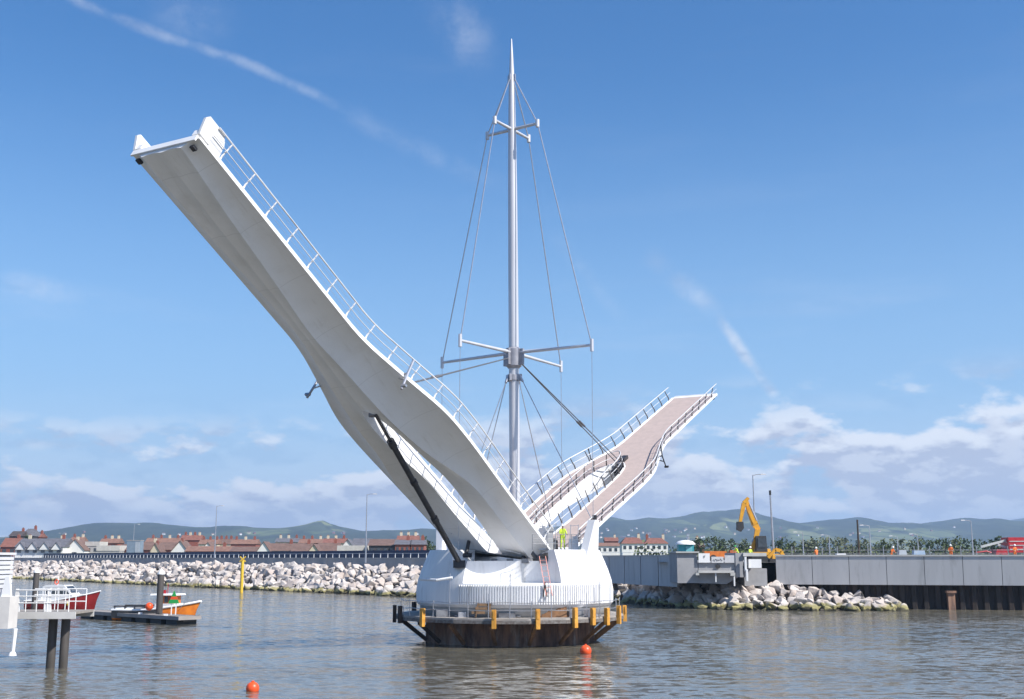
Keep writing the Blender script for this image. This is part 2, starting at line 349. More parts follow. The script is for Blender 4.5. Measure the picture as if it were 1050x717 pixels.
# rubble slope under the boulders, coloured dark to give the gaps their shade
mb = MB(); N_ = 12; prev = None
crest = lambda i: 4.15 if i < 6 else (4.2, 4.0, 3.3, 2.5, 2.0, 1.0, -1.0, -1, -1, -1)[i-6]
rows = []
for i in range(12):
    row = []
    for k in range(7):
        q = off(i, -1.5+k*(left_off(i)+1.0)/6); z = -.9+k*(crest(i)+.5)/6
        row.append((q.x, q.y, z))
    rows.append(row)
for i in range(11):
    for k in range(6): mb.add([rows[i][k], rows[i+1][k], rows[i+1][k+1], rows[i][k+1]], [(0, 1, 2, 3)])
structure(mb.build('bank', mat('rubble_gap_shade', (.09, .08, .07), (.05, .045, .04), .8, .95, bump=.6, bscale=2), smooth=False, merge=True))
# promenade pavement and road strips on top of the land (left bank)
def strip(d0, d1, z, i0=0, i1=8):
    m = MB()
    for i in range(i0, i1):
        a, b, c, d = off(i, d0), off(i+1, d0), off(i+1, d1), off(i, d1)
        m.add([(a.x, a.y, z), (b.x, b.y, z), (c.x, c.y, z), (d.x, d.y, z)], [(0, 1, 2, 3)])
    return m
structure(strip(9.4, 13.5, LZ+.14, 0, 6).build('pavement', PAVE, merge=True))
structure(strip(13.5, 22, LZ+.004, 0, 6).build('road', ASPH, merge=True))
# hills: ridge line read from the photograph, given real distance and depth
def hill(name, prof, Y, depth, seed, foot=5.0):
    m = MB(); nx = 220; ny = 34; x0, x1 = prof[0][0], prof[-1][0]; vs = []
    for j in range(ny+1):
        t = j/ny
        for i in range(nx+1):
            px = x0+(x1-x0)*i/nx
            for a in range(len(prof)-1):
                if prof[a][0] <= px <= prof[a+1][0]:
                    u = (px-prof[a][0])/(prof[a+1][0]-prof[a][0]); u = u*u*(3-2*u)*.5+u*.5; py = prof[a][1]*(1-u)+prof[a+1][1]*u; break
            top = P(px, py, Y); yy = Y-depth+depth*1.5*t
            env = min(1, t*1.5); env = env*env*(3-2*env) if t*1.5 < 1 else 1-(t*1.5-1)*.8
            nn = noise.fractal(Vector((px*.02+seed, t*4, seed)), .9, 2.1, 6)
            z = foot+(top.z-foot)*env*(1+.20*nn*(1 if t < .6 else .3)*(1-abs(env-.5)*.9))
            if abs(t*1.5-1) < .03: z = top.z*(1+.006*nn)
            vs.append((top.x*(yy/Y)**.3, yy, max(z, 3.0)))
    m.v = vs
    for j in range(ny):
        for i in range(nx): m.f.append((j*(nx+1)+i, j*(nx+1)+i+1, (j+1)*(nx+1)+i+1, (j+1)*(nx+1)+i)); m.m.append(0)
    return structure(m.build(name, HILL, smooth=80))
hill('hills', [(-420, 560), (-200, 556), (-60, 556), (40, 551), (90, 542), (135, 537), (170, 538), (205, 541), (240, 541), (290, 542), (325, 539), (338, 537), (352, 541), (375, 545), (410, 544), (450, 544), (540, 549), (640, 556), (700, 562)], 4300, 1900, 3)
hill('hills', [(420, 562), (520, 548), (590, 538), (618, 530), (640, 534), (665, 535), (690, 531), (720, 526), (734, 524.5), (756, 527), (790, 534), (815, 537), (845, 534), (870, 532.5), (900, 537), (930, 539), (960, 535), (985, 531.5), (1010, 535), (1035, 536), (1100, 534), (1200, 540), (1400, 552)], 5200, 2300, 8)
hill('hills', [(940, 552), (985, 541), (1020, 536), (1050, 531.5), (1100, 527), (1180, 530), (1300, 538), (1500, 550)], 6800, 1100, 14)
# ================================================================== BRIDGE
PHI, HD, ZH, LEN, CX, CY = R(59.7), 1.76, 6.44, 38.5, .2, 85.0
U = Vector((-math.cos(PHI), -math.sin(PHI), 0)); V = Vector((math.sin(PHI), -math.cos(PHI), 0)); C0 = Vector((CX, CY, 0))
def lerp(x, xs, ys):
    if x <= xs[0]: return ys[0]
    for i in range(len(xs)-1):
        if x <= xs[i+1]:
            u = (x-xs[i])/(xs[i+1]-xs[i]); return ys[i]*(1-u)+ys[i+1]*u
    return ys[-1]
def sm(x, xs, ys):
    return sum(lerp(x+d, xs, ys) for d in (-1.2, -.6, 0, .6, 1.2))/5
HOLE = 18.4
outer = lambda s: sm(s, [0, 6, 13, 16, 19, 23, 30, 39], [3.9, 4.05, 4.3, 4.2, 3.35, 2.35, 2.35, 2.35])
SIDE = {-1: .5, 1: 1.1}                 # half widths of the opening on either side of the leaf's axis
def inner(s, sd_=1):
    if s >= HOLE: return 0.0
    u = (HOLE-s)
    return SIDE[sd_]*lerp(s, [0, 6, 12, 18.4], [.62, .95, 1, 1])*math.sqrt(max(0, 1-max(0, 1-u/4.5)**2))
def keel(s, sd_=1):
    k = sm(s, [0, 5, 9, 10.5, 12, 14, 16, 17, 18.4, 21.5, 25, 31, 34, 38.5], [2.6, 2.8, 3.0, 2.8, 2.3, 1.75, 1.6, 1.4, 1.25, .9, .4, .9, 1.1, 1.4])
    return max(k, inner(s, sd_)+.03)
kdep = lambda s: sm(s, [0, 5, 10, 14, 16, 18.4, 22, 28, 34, 38.5], [.9, .95, 1.05, 1.4, 1.55, 1.55, 1.3, 1.0, .85, .55])
idep = lambda s: min(kdep(s), sm(s, [0, 6.5, 10, 12, 14, 16, 18.4], [1.15, .85, .6, .8, .95, 1.2, 1.5])) if s < 5 or s > 7 or True else 0
TH = .12
def leaf(label, th, sg):
    SIDE.update({-1: .5, 1: 1.15} if sg == 1 else {-1: 1.1, 1: 1.75})
    e = (U*sg*math.cos(th)+Vector((0, 0, math.sin(th)))).normalized()
    n = Vector((0, 0, 1)); n = (n-e*n.dot(e)).normalized(); y = n.cross(e)
    rt = root('bridge_leaf', (0, 0, 0), label, 'bridge', 'the two raised leaves of the footbridge')
    o = C0+U*sg*HD+Vector((0, 0, ZH))
    mw = Matrix((e, y, n)).transposed().to_4x4(); mw.translation = o; rt.matrix_world = mw
    # hull: two halves sharing the centre line, split into two legs round the opening
    ss = [0, .4]+[1+i*.5 for i in range(int((HOLE-1)/.5))]+[17.9, 18.15, 18.3, HOLE]+[19+i*.65 for i in range(30)]+[LEN]
    ss = sorted(set([s for s in ss if s <= LEN]))
    m = MB(); K = 9
    for sd_ in (-1, 1):
        loops = []
        for s in ss:
            ti, to, tk, dk = inner(s, sd_), outer(s), keel(s, sd_), kdep(s)
            di = sm(s, [0, 6.5, 10, 12, 14, 16, 18.4], [1.0, .85, .75, 1.05, 1.3, 1.45, 1.55]) if s < HOLE else dk
            lp = [(to, 0)]
            for k in range(K):        # outer flank, hollow towards the keel
                a = k/(K-1); lp.append((to+(tk-to)*a, -TH-(dk-TH)*(a**1.5)*(1-.16*math.sin(math.pi*a))))
            for k in range(1, 5):     # bottom facet, slightly hollow
                a = k/4; lp.append((tk+(ti-tk)*a, -dk+(dk-di)*a+.10*math.sin(math.pi*a)*(1 if s < HOLE else min(1, tk))))
            lp.append((ti, 0))
            loops.append([(s, sd_*t, z) for t, z in lp])
        nl = len(loops[0])
        for i in range(len(ss)-1):
            last = nl-1 if ss[i] < HOLE-1e-6 else nl-2
            for k in range(last):
                m.add([loops[i][k], loops[i+1][k], loops[i+1][k+1], loops[i][k+1]], [(0, 1, 2, 3)])
            m.add([loops[i][0], loops[i+1][0], loops[i+1][-1], loops[i][-1]], [(0, 1, 2, 3)])      # top
        m.add(loops[0], [tuple(range(nl))]); m.add(loops[-1], [tuple(range(nl))])
    hull = m.build('hull', HULL, rt, smooth=24, merge=True)
    # pink walking surface, 3 cm proud of the hull top, with a white kerb showing beyond it
    m = MB()
    for sd_ in (-1, 1):
        pr = None
        for s in [x for x in ss if .3 < x < 38.3]:
            ti = inner(s, sd_); ti = ti+.16 if ti > 0 else 0; to = outer(s)-.22
            cur = [(s, sd_*ti, .03), (s, sd_*to, .03)]
            if pr: m.add([pr[0], pr[1], cur[1], cur[0]], [(0, 1, 2, 3)])
            pr = cur
    m.build('deck_surface', PINK, rt, merge=True)
    for sd_ in (-1, 1):                                             # kerb lips
        for f_, a0, a1 in ((outer, 0.3, 38.4), (inner, .3, HOLE-.02)):
            pr = None; m = MB()
            for s in [x for x in ss if a0 <= x <= a1]:
                w = (f_(s) if f_ is outer else f_(s, sd_))*sd_; w2 = w+(-.10 if f_ is outer else .10)*sd_
                cur = [(s, w, .012), (s, w, .11), (s, w2, .11), (s, w2, .012)]
                if pr:
                    for k in range(3): m.add([pr[k], pr[k+1], cur[k+1], cur[k]], [(0, 1, 2, 3)])
                pr = cur
            m.build('kerb', WHITE, rt)
    # railings
    RAILM = mat('pale_rail_steel', (.70, .70, .70), (.62, .62, .62), 3, .35, .15)
    pm = RAILM if sg == 1 else BRONZE
    def railing(path, lean_, step=2.0, start=.3):
        top = [Vector(p)+Vector(l)*.30+Vector((0, 0, 1.12)) for p, l in zip(path, lean_)]
        mid = [Vector(p)+Vector(l)*.20+Vector((0, 0, .58)) for p, l in zip(path, lean_)]
        m = MB(); m.tube(top, .045, 6)
        m.tube(mid, .026, 5)
        rl = m.build('railing', RAILM, rt, smooth=60)
        # wires
        m = MB()
        for h, q in ((.32, .12), (.84, .26)):
            m.tube([Vector(p)+Vector(l)*q+Vector((0, 0, h)) for p, l in zip(path, lean_)], .008, 4)
        m.build('rail_wire', STEEL, rl)
        acc = start; L = 0; first = None
        for i in range(len(path)-1):
            a, b = Vector(path[i]), Vector(path[i+1]); d = (b-a).length
            while acc <= L+d:
                u = (acc-L)/d; p = a.lerp(b, u); l = Vector(lean_[i]).lerp(Vector(lean_[i+1]), u); acc += step
                pp = [p+Vector((0, 0, .05)), p+l*.02+Vector((0, 0, .35)), p+l*.20+Vector((0, 0, .8)), p+l*.29+Vector((0, 0, 1.10))]
                mm = MB(); mm.tube(pp, [.065, .055, .045, .04], 6); mm.build('railing_post', pm, rl, smooth=60)
            L += d
    for sd_ in (-1, 1):
        s_ = [.8+i*.6 for i in range(63) if .8+i*.6 < 38.3]
        railing([(s, sd_*(outer(s)-.05), .05) for s in s_], [(0, sd_, 0)]*len(s_))
    # rail round the opening: up one side, round the nose, down the other
    s_ = [1.5+i*.6 for i in range(28) if 1.5+i*.6 < HOLE-.25]+[HOLE-.12]
    pth = [(s, inner(s, 1)+.08, .05) for s in s_]+[(HOLE+.12, 0, .05)]+[(s, -inner(s, -1)-.08, .05) for s in s_[::-1]]
    railing(pth, [(0, -.6, 0)]*len(s_)+[(-.6, 0, 0)]+[(0, .6, 0)]*len(s_), 1.6)
    # tip: nose plates, end brackets
    m = MB(); m.box((LEN+.06, 0, -.14), (.10, 4.5, .36)); m.build('nose_plate', WHITE, rt)
    for sd_ in (-1, 1):
        if sg == 1: m = MB(); m.prism([(LEN-1.5, sd_*2.34, .12), (LEN+.1, sd_*2.34, .12), (LEN+.35, sd_*2.50, 1.0), (LEN+.2, sd_*2.54, 1.22), (LEN-1.0, sd_*2.54, 1.22), (LEN-1.35, sd_*2.46, .8)], (0, -sd_*.16, 0))
        if sg == 1: m.box((LEN-.25, sd_*2.05, .3), (.7, .5, .34)); m.build('end_bracket', WHITE, rt)
        for k in range(1):
            m = MB(); m.box((LEN-.3, sd_*(1.9-k*.7), -.42-.1*k), (.3, .26, .14)); m.build('locking_pad', DARKM, rt)
        # navigation arm hanging outside the widest part of the leaf
        m = MB(); m.tube([(19.6, sd_*(outer(19.6)+.30), 1.1), (19.6, sd_*(outer(19.6)+.25), .1), (19.7, sd_*(outer(19.6)+.35), -.9-.3*(sg == 1))], .055 if sg < 0 else .08, 8)
        m.tube([(19.6, sd_*(outer(19.6)-.1), .06), (19.6, sd_*(outer(19.6)+.28), .1)], .06, 6); m.tube([(19.6, sd_*(outer(19.6)-.25), -.25), (19.65, sd_*(outer(19.6)+.3), -.45)], .05, 6)
        m.box((19.7, sd_*(outer(19.6)+.42), -.95), (.18, .35, .14)); m.build('light_arm', STEEL if sg == 1 else DARKM, rt)
    # lifting lugs at the nose of the opening
    m = MB(); m.box((HOLE+.7, 0, .18), (.9, .5, .3)); m.box((HOLE-.55, .28, -.35), (1.2, .07, .8)); m.box((HOLE-.55, -.28, -.35), (1.2, .07, .8))
    m.tube([(HOLE-.9, -.6, -.4), (HOLE-.9, .6, -.4)], .13, 10); m.build('lifting_lug', DARKM, rt)
    for t in (-2.9, -1.6, 1.6, 2.9):
        m = MB(); m.prism([(-.9, t-.09, -.85), (.5, t-.09, -.75), (.9, t-.09, -.3), (.2, t-.09, -.12), (-.9, t-.09, -.35)], (0, .18, 0)); m.build('hinge_plate', GREYM, rt)
    return rt, mw
TL, TR = R(30.9), R(24.2)
leafL, MWL = leaf('left raised leaf of the footbridge, seen from below with its white hollow hull', TL, 1)
leafR, MWR = leaf('raised leaf of the footbridge at right of the mast, its pink walking deck facing us', TR, -1)
# ---- pier
pier = root('bridge_pier', (0, 0, 0), 'big round white concrete pier under the mast and both raised leaves', 'bridge pier')
pier.location = C0
PC = C0.copy()
def ploc(x_, t, z): return U*x_+V*t+Vector((0, 0, z))
# base with a seat cut for each leaf
mb = MB(); mb.lathe([(.01, 2.55), (6.9, 2.55), (7.08, 2.75), (7.1, 3.6), (6.98, 4.3), (6.75, 5.0), (6.5, 5.6), (6.28, 6.1), (6.15, 6.38), (.01, 6.38)], 96)
basem = mb.mesh('base', CONCW, merge=True)
base = link('base', basem, pier)
def cutter(boxes, cyls=()):
    objs = []
    for (x0, x1, t0, t1, z0, z1) in boxes:
        q = [U*x0+V*t0, U*x1+V*t0, U*x1+V*t1, U*x0+V*t1]
        m = MB(); m.prism([a+Vector((0, 0, z0)) for a in q], (0, 0, z1-z0)); objs.append(m)
    for c, r, z0, z1 in cyls:
        m = MB(); m.lathe([(.001, z0), (r, z0), (r*1.0, z1), (.001, z1)], 64, c); objs.append(m)
    return objs
cuts = cutter([(.7, 3.4, -4.35, 4.55, 5.62, 9), (3.4, 12, -1.3, 4.55, 5.62, 9), (-3.4, -.7, -4.45, 4.45, 5.45, 9), (-12, -3.4, -4.45, 3.6, 5.45, 9)],
              [((-.25, -7.9, 0), 3.75, 4.15, 8.9)])
tmp = []
for m in cuts:
    c = link('cut_tool', m.mesh('cut_tool', CONCW, merge=True)); c.location = C0; tmp.append(c)
    md = base.modifiers.new('b', 'BOOLEAN'); md.operation = 'DIFFERENCE'; md.object = c; md.solver = 'EXACT'
bpy.context.view_layer.update()
dg = bpy.context.evaluated_depsgraph_get()
nm = bpy.data.meshes.new_from_object(base.evaluated_get(dg)); base.modifiers.clear(); base.data = nm
for c in tmp: bpy.data.objects.remove(c)
nm.polygons.foreach_set('use_smooth', [True]*len(nm.polygons))
try: nm.set_sharp_from_angle(angle=R(28))
except Exception: pass
mb = MB(); mb.lathe([(6.0, 1.6), (6.35, 1.75), (6.75, 2.25), (6.86, 2.545), (.1, 2.545)], 96); mb.build('collar_band', BAND, pier, smooth=30)
mb = MB()
for k in range(62):                                             # upright fins round the front
    a = R(-122+k*1.45); d = Vector((math.cos(a), math.sin(a), 0)); Mr = Matrix.Rotation(a, 3, 'Z')
    mb.box(d*7.06+Vector((0, 0, 3.42)), (.22, .09, 1.25), M4=Mr)
mb.build('fluting', CONCW, pier)
for t, nm_ in ((6.3, 'near'), (-6.3, 'far')):                    # two horns that take the mast stays
    m = MB(); m.prism([ploc(-.9, t, 6.1), ploc(.9, t, 6.1), ploc(.32, t*1.06, 8.45), ploc(-.32, t*1.06, 8.45)], V*(-.55 if t > 0 else .55))
    m.build('horn', CONCW, pier); m = MB(); m.box(ploc(0, t*1.03, 8.62), (.3, .3, .34)); m.build('stay_anchor', DARKM, pier)
mb = MB(); mb.tube([ploc(1.76, -3.9, 5.82), ploc(1.76, 4.2, 5.82)], .32, 16); mb.tube([ploc(-1.76, -3.9, 5.82), ploc(-1.76, 4.2, 5.82)], .32, 16); mb.build('hinge_shaft', GREYM, pier, smooth=40)
for t in (-3.5, -2.2, -.3, 1.0, 2.2, 3.6):
    m = MB(); m.prism([ploc(1.2, t, 5.46), ploc(3.2, t, 5.46), ploc(2.9, t, 5.9), ploc(2.1, t, 6.2), ploc(1.3, t, 6.2)], V*.22); m.build('hinge_bracket', GREYM if t < 2 else DARKM, pier)
    m = MB(); m.box(ploc(3.1, t+.6, 5.62), (.7, .5, .32), rz=PHI); m.build('bearing', GREYM, pier)
# ladder in front of the seat
p0 = P(553, 572, 79.6)-PC; p1 = P(560, 611, 77.6)-PC
mb = MB()
for dx in (0, .42): mb.bar(p1+Vector((dx, 0, 0)), p0+Vector((dx, 0, .1)), .035)
for k in range(7): q = p1.lerp(p0, (k+.5)/7); mb.bar(q, q+Vector((.42, 0, 0)), .025)
mb.build('ladder', REDL, pier)
mb = MB(); mb.tube([P(431, 594, 79.5)-PC, P(448, 595, 78.0)-PC, P(464, 592.5, 77.9)-PC], .09, 8); mb.build('fender_pipe', CONCW, pier)
# railings on the pier top
mb = MB()
for a0, a1 in ((-78, -15), (0, 18)):
    pt = []
    for k in range(13):
        a = R(a0+(a1-a0)*k/12); q = Vector((5.7*math.cos(a), 5.7*math.sin(a), 6.38)); pt.append(q)
        if k % 2 == 0: mb.bar(q, q+Vector((0, 0, 1.05)), .04)
    for h in (.4, .72, 1.05): mb.tube([q+Vector((0, 0, h)) for q in pt], .016, 5)
mb.build('guard_rail', GREYM, pier)
mb = MB(); q = P(551, 562, 84)-PC
mb.box(q+Vector((0, 0, .3)), (.9, .6, 1.1)); mb.box(q+Vector((.9, .2, .6)), (.5, .4, 1.7)); mb.box(q+Vector((.45, 0, 1.25)), (1.6, .1, .12)); mb.build('control_cabinet', mat('cabinet_grey', (.42, .43, .44), None, 1, .5), pier)
for px, py, Y_, d_, mm in ((545, 560, 86, (1.1, .7, .9), GREYM), (556, 561, 81.5, (.5, .5, 1.5), STEEL), (566, 561, 84.5, (.9, .5, .7), DARKM), (588, 561, 82.5, (.7, .6, .8), STEEL)):
    q = P(px, py, Y_)-PC; m = MB(); m.box((q.x, q.y, 6.38+d_[2]/2), d_, top=(.9, .9)); m.box((q.x+.1, q.y, 6.38+d_[2]+.08), (d_[0]*.5, d_[1]*.5, .16)); m.build('equipment_box', mm, pier)
for px, Y_ in ((541, 83), (551, 84), (561, 83.5), (571, 84.5), (584, 83)):
    q = P(px, 560, Y_)-PC; m = MB(); h_ = rnd.uniform(1.3, 2.2)
    for dx in (0, .55): m.bar((q.x+dx, q.y, 6.38), (q.x+dx+.1, q.y, 6.38+h_), .045)
    for h in (.5, .9, h_-.1): m.bar((q.x, q.y, 6.38+h), (q.x+.65, q.y, 6.38+h+.05), .035)
    m.build('access_frame', STEEL, pier)
# ---- cofferdam with its working platform
cof = root('cofferdam', tuple(C0+Vector((-.35, 0, 0))), 'rusty sheet pile ring with a working platform and yellow posts round the pier foot', 'cofferdam')
mb = MB(); n = 160; prof = []
for k in range(n):
    a = 2*math.pi*k/n; ph = (k % 8); rr = 5.72+(.0 if ph in (0, 1, 2) else .34 if ph in (4, 5, 6) else .17); prof.append((rr*math.cos(a), rr*math.sin(a)))
mb.add([(x, y, -1.0) for x, y in prof]+[(x, y, 1.75) for x, y in prof], [(k, (k+1) % n, n+(k+1) % n, n+k) for k in range(n)])
mb.build('sheet_pile_wall', RUST, cof)
PR, PZ = 8.15, 1.92
mb = MB(); mb.lathe([(5.7, PZ-.12), (PR, PZ-.12), (PR, PZ), (5.7, PZ), (5.7, PZ-.12)], 20, a0=R(9), a1=R(369)); mb.build('walkway', mat('walkway_planks', (.36, .33, .30), (.25, .23, .21), 1.2, .85, bump=.2), cof)
mb = MB(); mb.lathe([(PR-.1, PZ-.34), (PR+.03, PZ-.34), (PR+.03, PZ-.125), (PR-.1, PZ-.125), (PR-.1, PZ-.34)], 20, a0=R(9), a1=R(369)); mb.build('edge_beam', mat('zinc_edge', (.20, .19, .18), (.10, .08, .07), 5, .7, stretch=(1, 1, 1)), cof)
for k in range(17):
    a = R(k*360/17+7); d = Vector((math.cos(a), math.sin(a), 0)); m = MB()
    m.bar(d*6.15+Vector((0, 0, .15)), d*(PR-.25)+Vector((0, 0, PZ-.42)), .2, .22); m.bar(d*5.9+Vector((0, 0, PZ-.24)), d*(PR-.1)+Vector((0, 0, PZ-.24)), .14, .18)
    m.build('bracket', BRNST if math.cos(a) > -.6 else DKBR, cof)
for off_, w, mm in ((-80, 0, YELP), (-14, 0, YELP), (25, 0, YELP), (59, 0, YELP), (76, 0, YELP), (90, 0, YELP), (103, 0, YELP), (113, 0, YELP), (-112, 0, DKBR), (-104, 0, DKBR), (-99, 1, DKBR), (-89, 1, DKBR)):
    s_ = max(-1, min(1, off_/113.0)); a = math.asin(s_); x = PR*math.sin(a)*1.015; y = -PR*math.cos(a)*1.015
    if w: y = -y
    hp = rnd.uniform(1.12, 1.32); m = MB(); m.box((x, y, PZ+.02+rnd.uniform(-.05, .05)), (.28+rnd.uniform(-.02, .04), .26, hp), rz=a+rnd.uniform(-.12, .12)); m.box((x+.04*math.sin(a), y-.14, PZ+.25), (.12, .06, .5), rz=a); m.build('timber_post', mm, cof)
mb = MB()                                                        # scaffold rail round the platform
ring = []
for k in range(33):
    a = R(-172+k*164/32+0); ring.append(Vector((7.85*math.cos(a), 7.85*math.sin(a), PZ)))
for h in (.5, 1.0): mb.tube([q+Vector((0, 0, h+.03*math.sin(i*1.7))) for i, q in enumerate(ring)], .026, 5)
mb.build('guard_rail', STEEL, cof)
for k in range(0, 33, 2):
    q = ring[k]; hh = rnd.choice((1.1, 1.25, 1.6, 2.3, 2.9)) if 4 < k < 30 else 1.15
    m = MB(); m.tube([q, q+Vector((rnd.uniform(-.05, .05), 0, hh))], .03, 6); m.build('scaffold_pole', STEEL, cof)
for px, h_ in ((452, .5), (473, .35), (520, .3), (560, .45), (572, .7), (591, .4), (604, .55)):
    q = P(px, 620, 77.9)-cof.location; m = MB(); m.box((q.x, q.y+.3+abs(px-523)*.016, PZ+h_/2), (rnd.uniform(.5, 1.3), .4, h_), rz=rnd.uniform(-.4, .4)); m.tube([(q.x-.5, q.y+.5+abs(px-523)*.016, PZ+.06), (q.x+.9, q.y+.35+abs(px-523)*.016, PZ+.08)], .06, 6); m.build('loose_gear', rnd.choice((DKBR, STEEL, BRNST, GREYM)), cof)
mb = MB(); mb.bar(P(557, 612, 78)-cof.location, P(559, 597, 77.9)-cof.location, .05); mb.bar(P(561, 612, 78)-cof.location, P(558.5, 597, 77.9)-cof.location, .05); mb.build('step_frame', DARKM, cof)
mb = MB(); q = P(495, 628, 77.6)
for dx, dz, l in ((-.3, .35, .9), (0, .62, 1.0), (.15, .85, .8)): mb.bar((dx-l/2, 0, dz), (dx+l/2, .1, dz), .16, .16)
mb.bar((-.5, 0, 0), (-.3, 0, 1.0), .12); mb.bar((.55, 0, 0), (.4, 0, 1.0), .12)
tr = mb.build('timber_trestle', mat('weathered_brown_wood', (.22, .13, .07), (.14, .09, .05), 3, .85)); tr.location = (q.x, 77.9, PZ); tag(tr, 'small brown stack of timber on a trestle standing on the working platform', 'timber')
# ---- mast
mast = root('mast', (CX, CY, 6.0), 'tall tapering steel mast with spreaders and stay cables rising between the two leaves', 'mast')
B0 = P(528.3, 560, CY)-Vector((CX, CY, 6.0)); T0 = P(524.4, 40, CY); TB = Vector((CX, CY, 6.0))
base0 = Vector((.04, 0, 0)); tip = T0-TB; tip.y = 0
def mz(z): return base0.lerp(tip, (z-6.0)/(T0.z-6.0))
zs = [6.0, 12, 20, 28, 34, 38, 41, 42.8, 43.4, 44.5, T0.z]; rs = [.40, .39, .38, .37, .35, .31, .26, .22, .19, .14, .045]
mb = MB(); mb.tube([mz(z) for z in zs], rs, 24); mb.build('pole', MASTM, mast, smooth=40)
ZN = P(527, 362, CY).z; ZU = P(525, 133, CY).z; ZA = P(525, 80, CY).z
AZ0 = R(-124)
mb = MB(); mb.lathe([(.40, -1.2), (.60, -1.0), (.62, .25), (.42, .4)], 20, mz(ZN)); mb.lathe([(.40, -2.1), (.48, -2.1), (.48, -1.7), (.40, -1.7)], 20, mz(ZN))
for k in range(4):
    a = AZ0+k*math.pi/2; d = Vector((math.cos(a), math.sin(a), 0)); mb.box(mz(ZN)+d*.62+Vector((0, 0, -.35)), (.5, .22, 1.2), rz=a)
    mb.box(mz(ZN-1.9)+d*.5, (.35, .16, .5), rz=a+R(45))
mb.build('collar', GREYM if False else mat('grey_steel_collar', (.36, .36, .39), (.28, .28, .31), 2, .45, .4), mast, smooth=30)
ups, los = [], []
for k in range(4):
    a = AZ0+k*math.pi/2; d = Vector((math.cos(a), math.sin(a), 0))
    lo = mz(ZN)+d*6.75+Vector((0, 0, -.1)); up = mz(ZU)+d*2.35; los.append(lo); ups.append(up)
    m = MB(); m.tube([mz(ZN)+d*.5, lo], [.13, .10], 10); m.tube([lo+Vector((0, 0, -.45)), lo+Vector((0, 0, .45))], .13, 8); m.build('spreader', MASTM, mast, smooth=40)
    m = MB(); m.tube([mz(ZU)+d*.25, up], [.13, .11], 10); m.tube([up+Vector((0, 0, -.3)), up+Vector((0, 0, .3))], .15, 8); m.build('spreader', MASTM, mast, smooth=40)
    ap = mz(ZA)+d*.2
    m = MB(); m.box(ap, (.3, .12, .5), rz=a); m.tube([ap, up], .05, 6); m.tube([up, lo], .045, 6)
    foot = Vector((lo.x, lo.y, .5)) if k in (0, 2) else Vector((lo.x*.99, lo.y*.99, 2.6 if k == 1 else 2.6))
    m.tube([lo, foot], .022, 5); m.build('stay_cable', STEEL, mast, smooth=40)
# stays from the collar to the pier
for q in (P(606, 531, 81.2), P(565, 535, 88.6), P(463, 548, 81.5), P(481, 548, 86)):
    s0 = mz(ZN-1.7)+(Vector((q.x-CX, q.y-CY, 0)).normalized())*.5
    m = MB(); m.tube([s0, q-TB], .035, 6); m.tube([s0, s0.lerp(q-TB, .05)], .09, 8); m.build('stay_cable', STEEL, mast, smooth=40)
for MW in (MWL, MWR):                                            # twin lifting cables to each leaf
    for t in (-.22, .22):
        q = MW @ Vector((HOLE-.2, t, .0)); s0 = mz(ZN-.5)+(Vector((q.x-CX, q.y-CY, 0)).normalized())*.75+Vector((0, 0, 0))
        m = MB(); m.tube([s0, q-TB], .042, 6); m.tube([s0.lerp(q-TB, .55), s0.lerp(q-TB, .6)], .09, 8); m.build('lifting_cable', mat('dark_cable', (.20, .20, .21), None, 3, .5, .6), mast, smooth=40)
# ---- rams
q0 = P(471, 577, 79.4); q1 = P(385, 425, 69.2)
ram = root('hydraulic_ram', tuple(q0), 'long dark hydraulic ram propping up the left leaf from the pier', 'hydraulic ram')
mb = MB(); d = q1-q0; mb.tube([(0, 0, 0), d*.82], .19, 12); mb.tube([d*.30, d*.33], .24, 12); mb.tube([d*.80, d*.84], .25, 12); mb.tube([d*.56, d*.58], .24, 12); mb.build('cylinder', DARKM, ram, smooth=40)
mb = MB(); mb.tube([d*.82, d], .11, 10); mb.build('rod', mat('ram_rod', (.12, .12, .13), None, 3, .3, .7), ram, smooth=40)
mb = MB(); mb.tube([d+Vector((-.4, .1, 0)), d+Vector((.2, .3, 0))], .17, 10); mb.build('clevis', GREYM, ram, smooth=40)
mb = MB(); mb.box((0, 0, -.1), (.8, .6, .5)); mb.build('foot_bracket', DARKM, ram)
q0 = P(478, 568, 81.5); q1 = P(486, 530, 82.6)
r2 = root('hydraulic_ram', tuple(q0), 'short dark strut standing in the gap between the legs of the left leaf', 'hydraulic ram')
mb = MB(); d = q1-q0; mb.tube([(0, 0, 0), d*.7], .13, 10); mb.build('cylinder', DARKM, r2, smooth=40); mb = MB(); mb.tube([d*.7, d*1.15], .05, 8); mb.build('rod', STEEL, r2, smooth=40)
mb = MB(); mb.tube([(-.5, 0, -.1), (.4, 0, -.1)], .16, 10); mb.build('clevis', DARKM, r2, smooth=40)
# ================================================================== BOULDERS
def rockmesh(seed):
    r = random.Random(seed); bm = bmesh.new(); sx_, sy_, sz_ = r.uniform(.85, 1.25), r.uniform(.75, 1.05), r.uniform(.6, .85)
    for k in range(r.choice((9, 10, 12, 13))):
        v = Vector((r.gauss(0, 1), r.gauss(0, 1), r.gauss(0, 1))).normalized()*r.uniform(.82, 1.05); bm.verts.new((v.x*sx_, v.y*sy_, v.z*sz_))
    h = bmesh.ops.convex_hull(bm, input=bm.verts)
    bmesh.ops.delete(bm, geom=[g for g in h['geom_interior'] if isinstance(g, bmesh.types.BMVert)], context='VERTS')
    bmesh.ops.bevel(bm, geom=bm.edges[:], offset=.045, segments=1, affect='EDGES', profile=.6)
    me = bpy.data.meshes.new('boulder'); bm.to_mesh(me); bm.free(); me.materials.append(ROCK); return me
RM = [rockmesh(100+i) for i in range(14)]
seg = []
L = 0
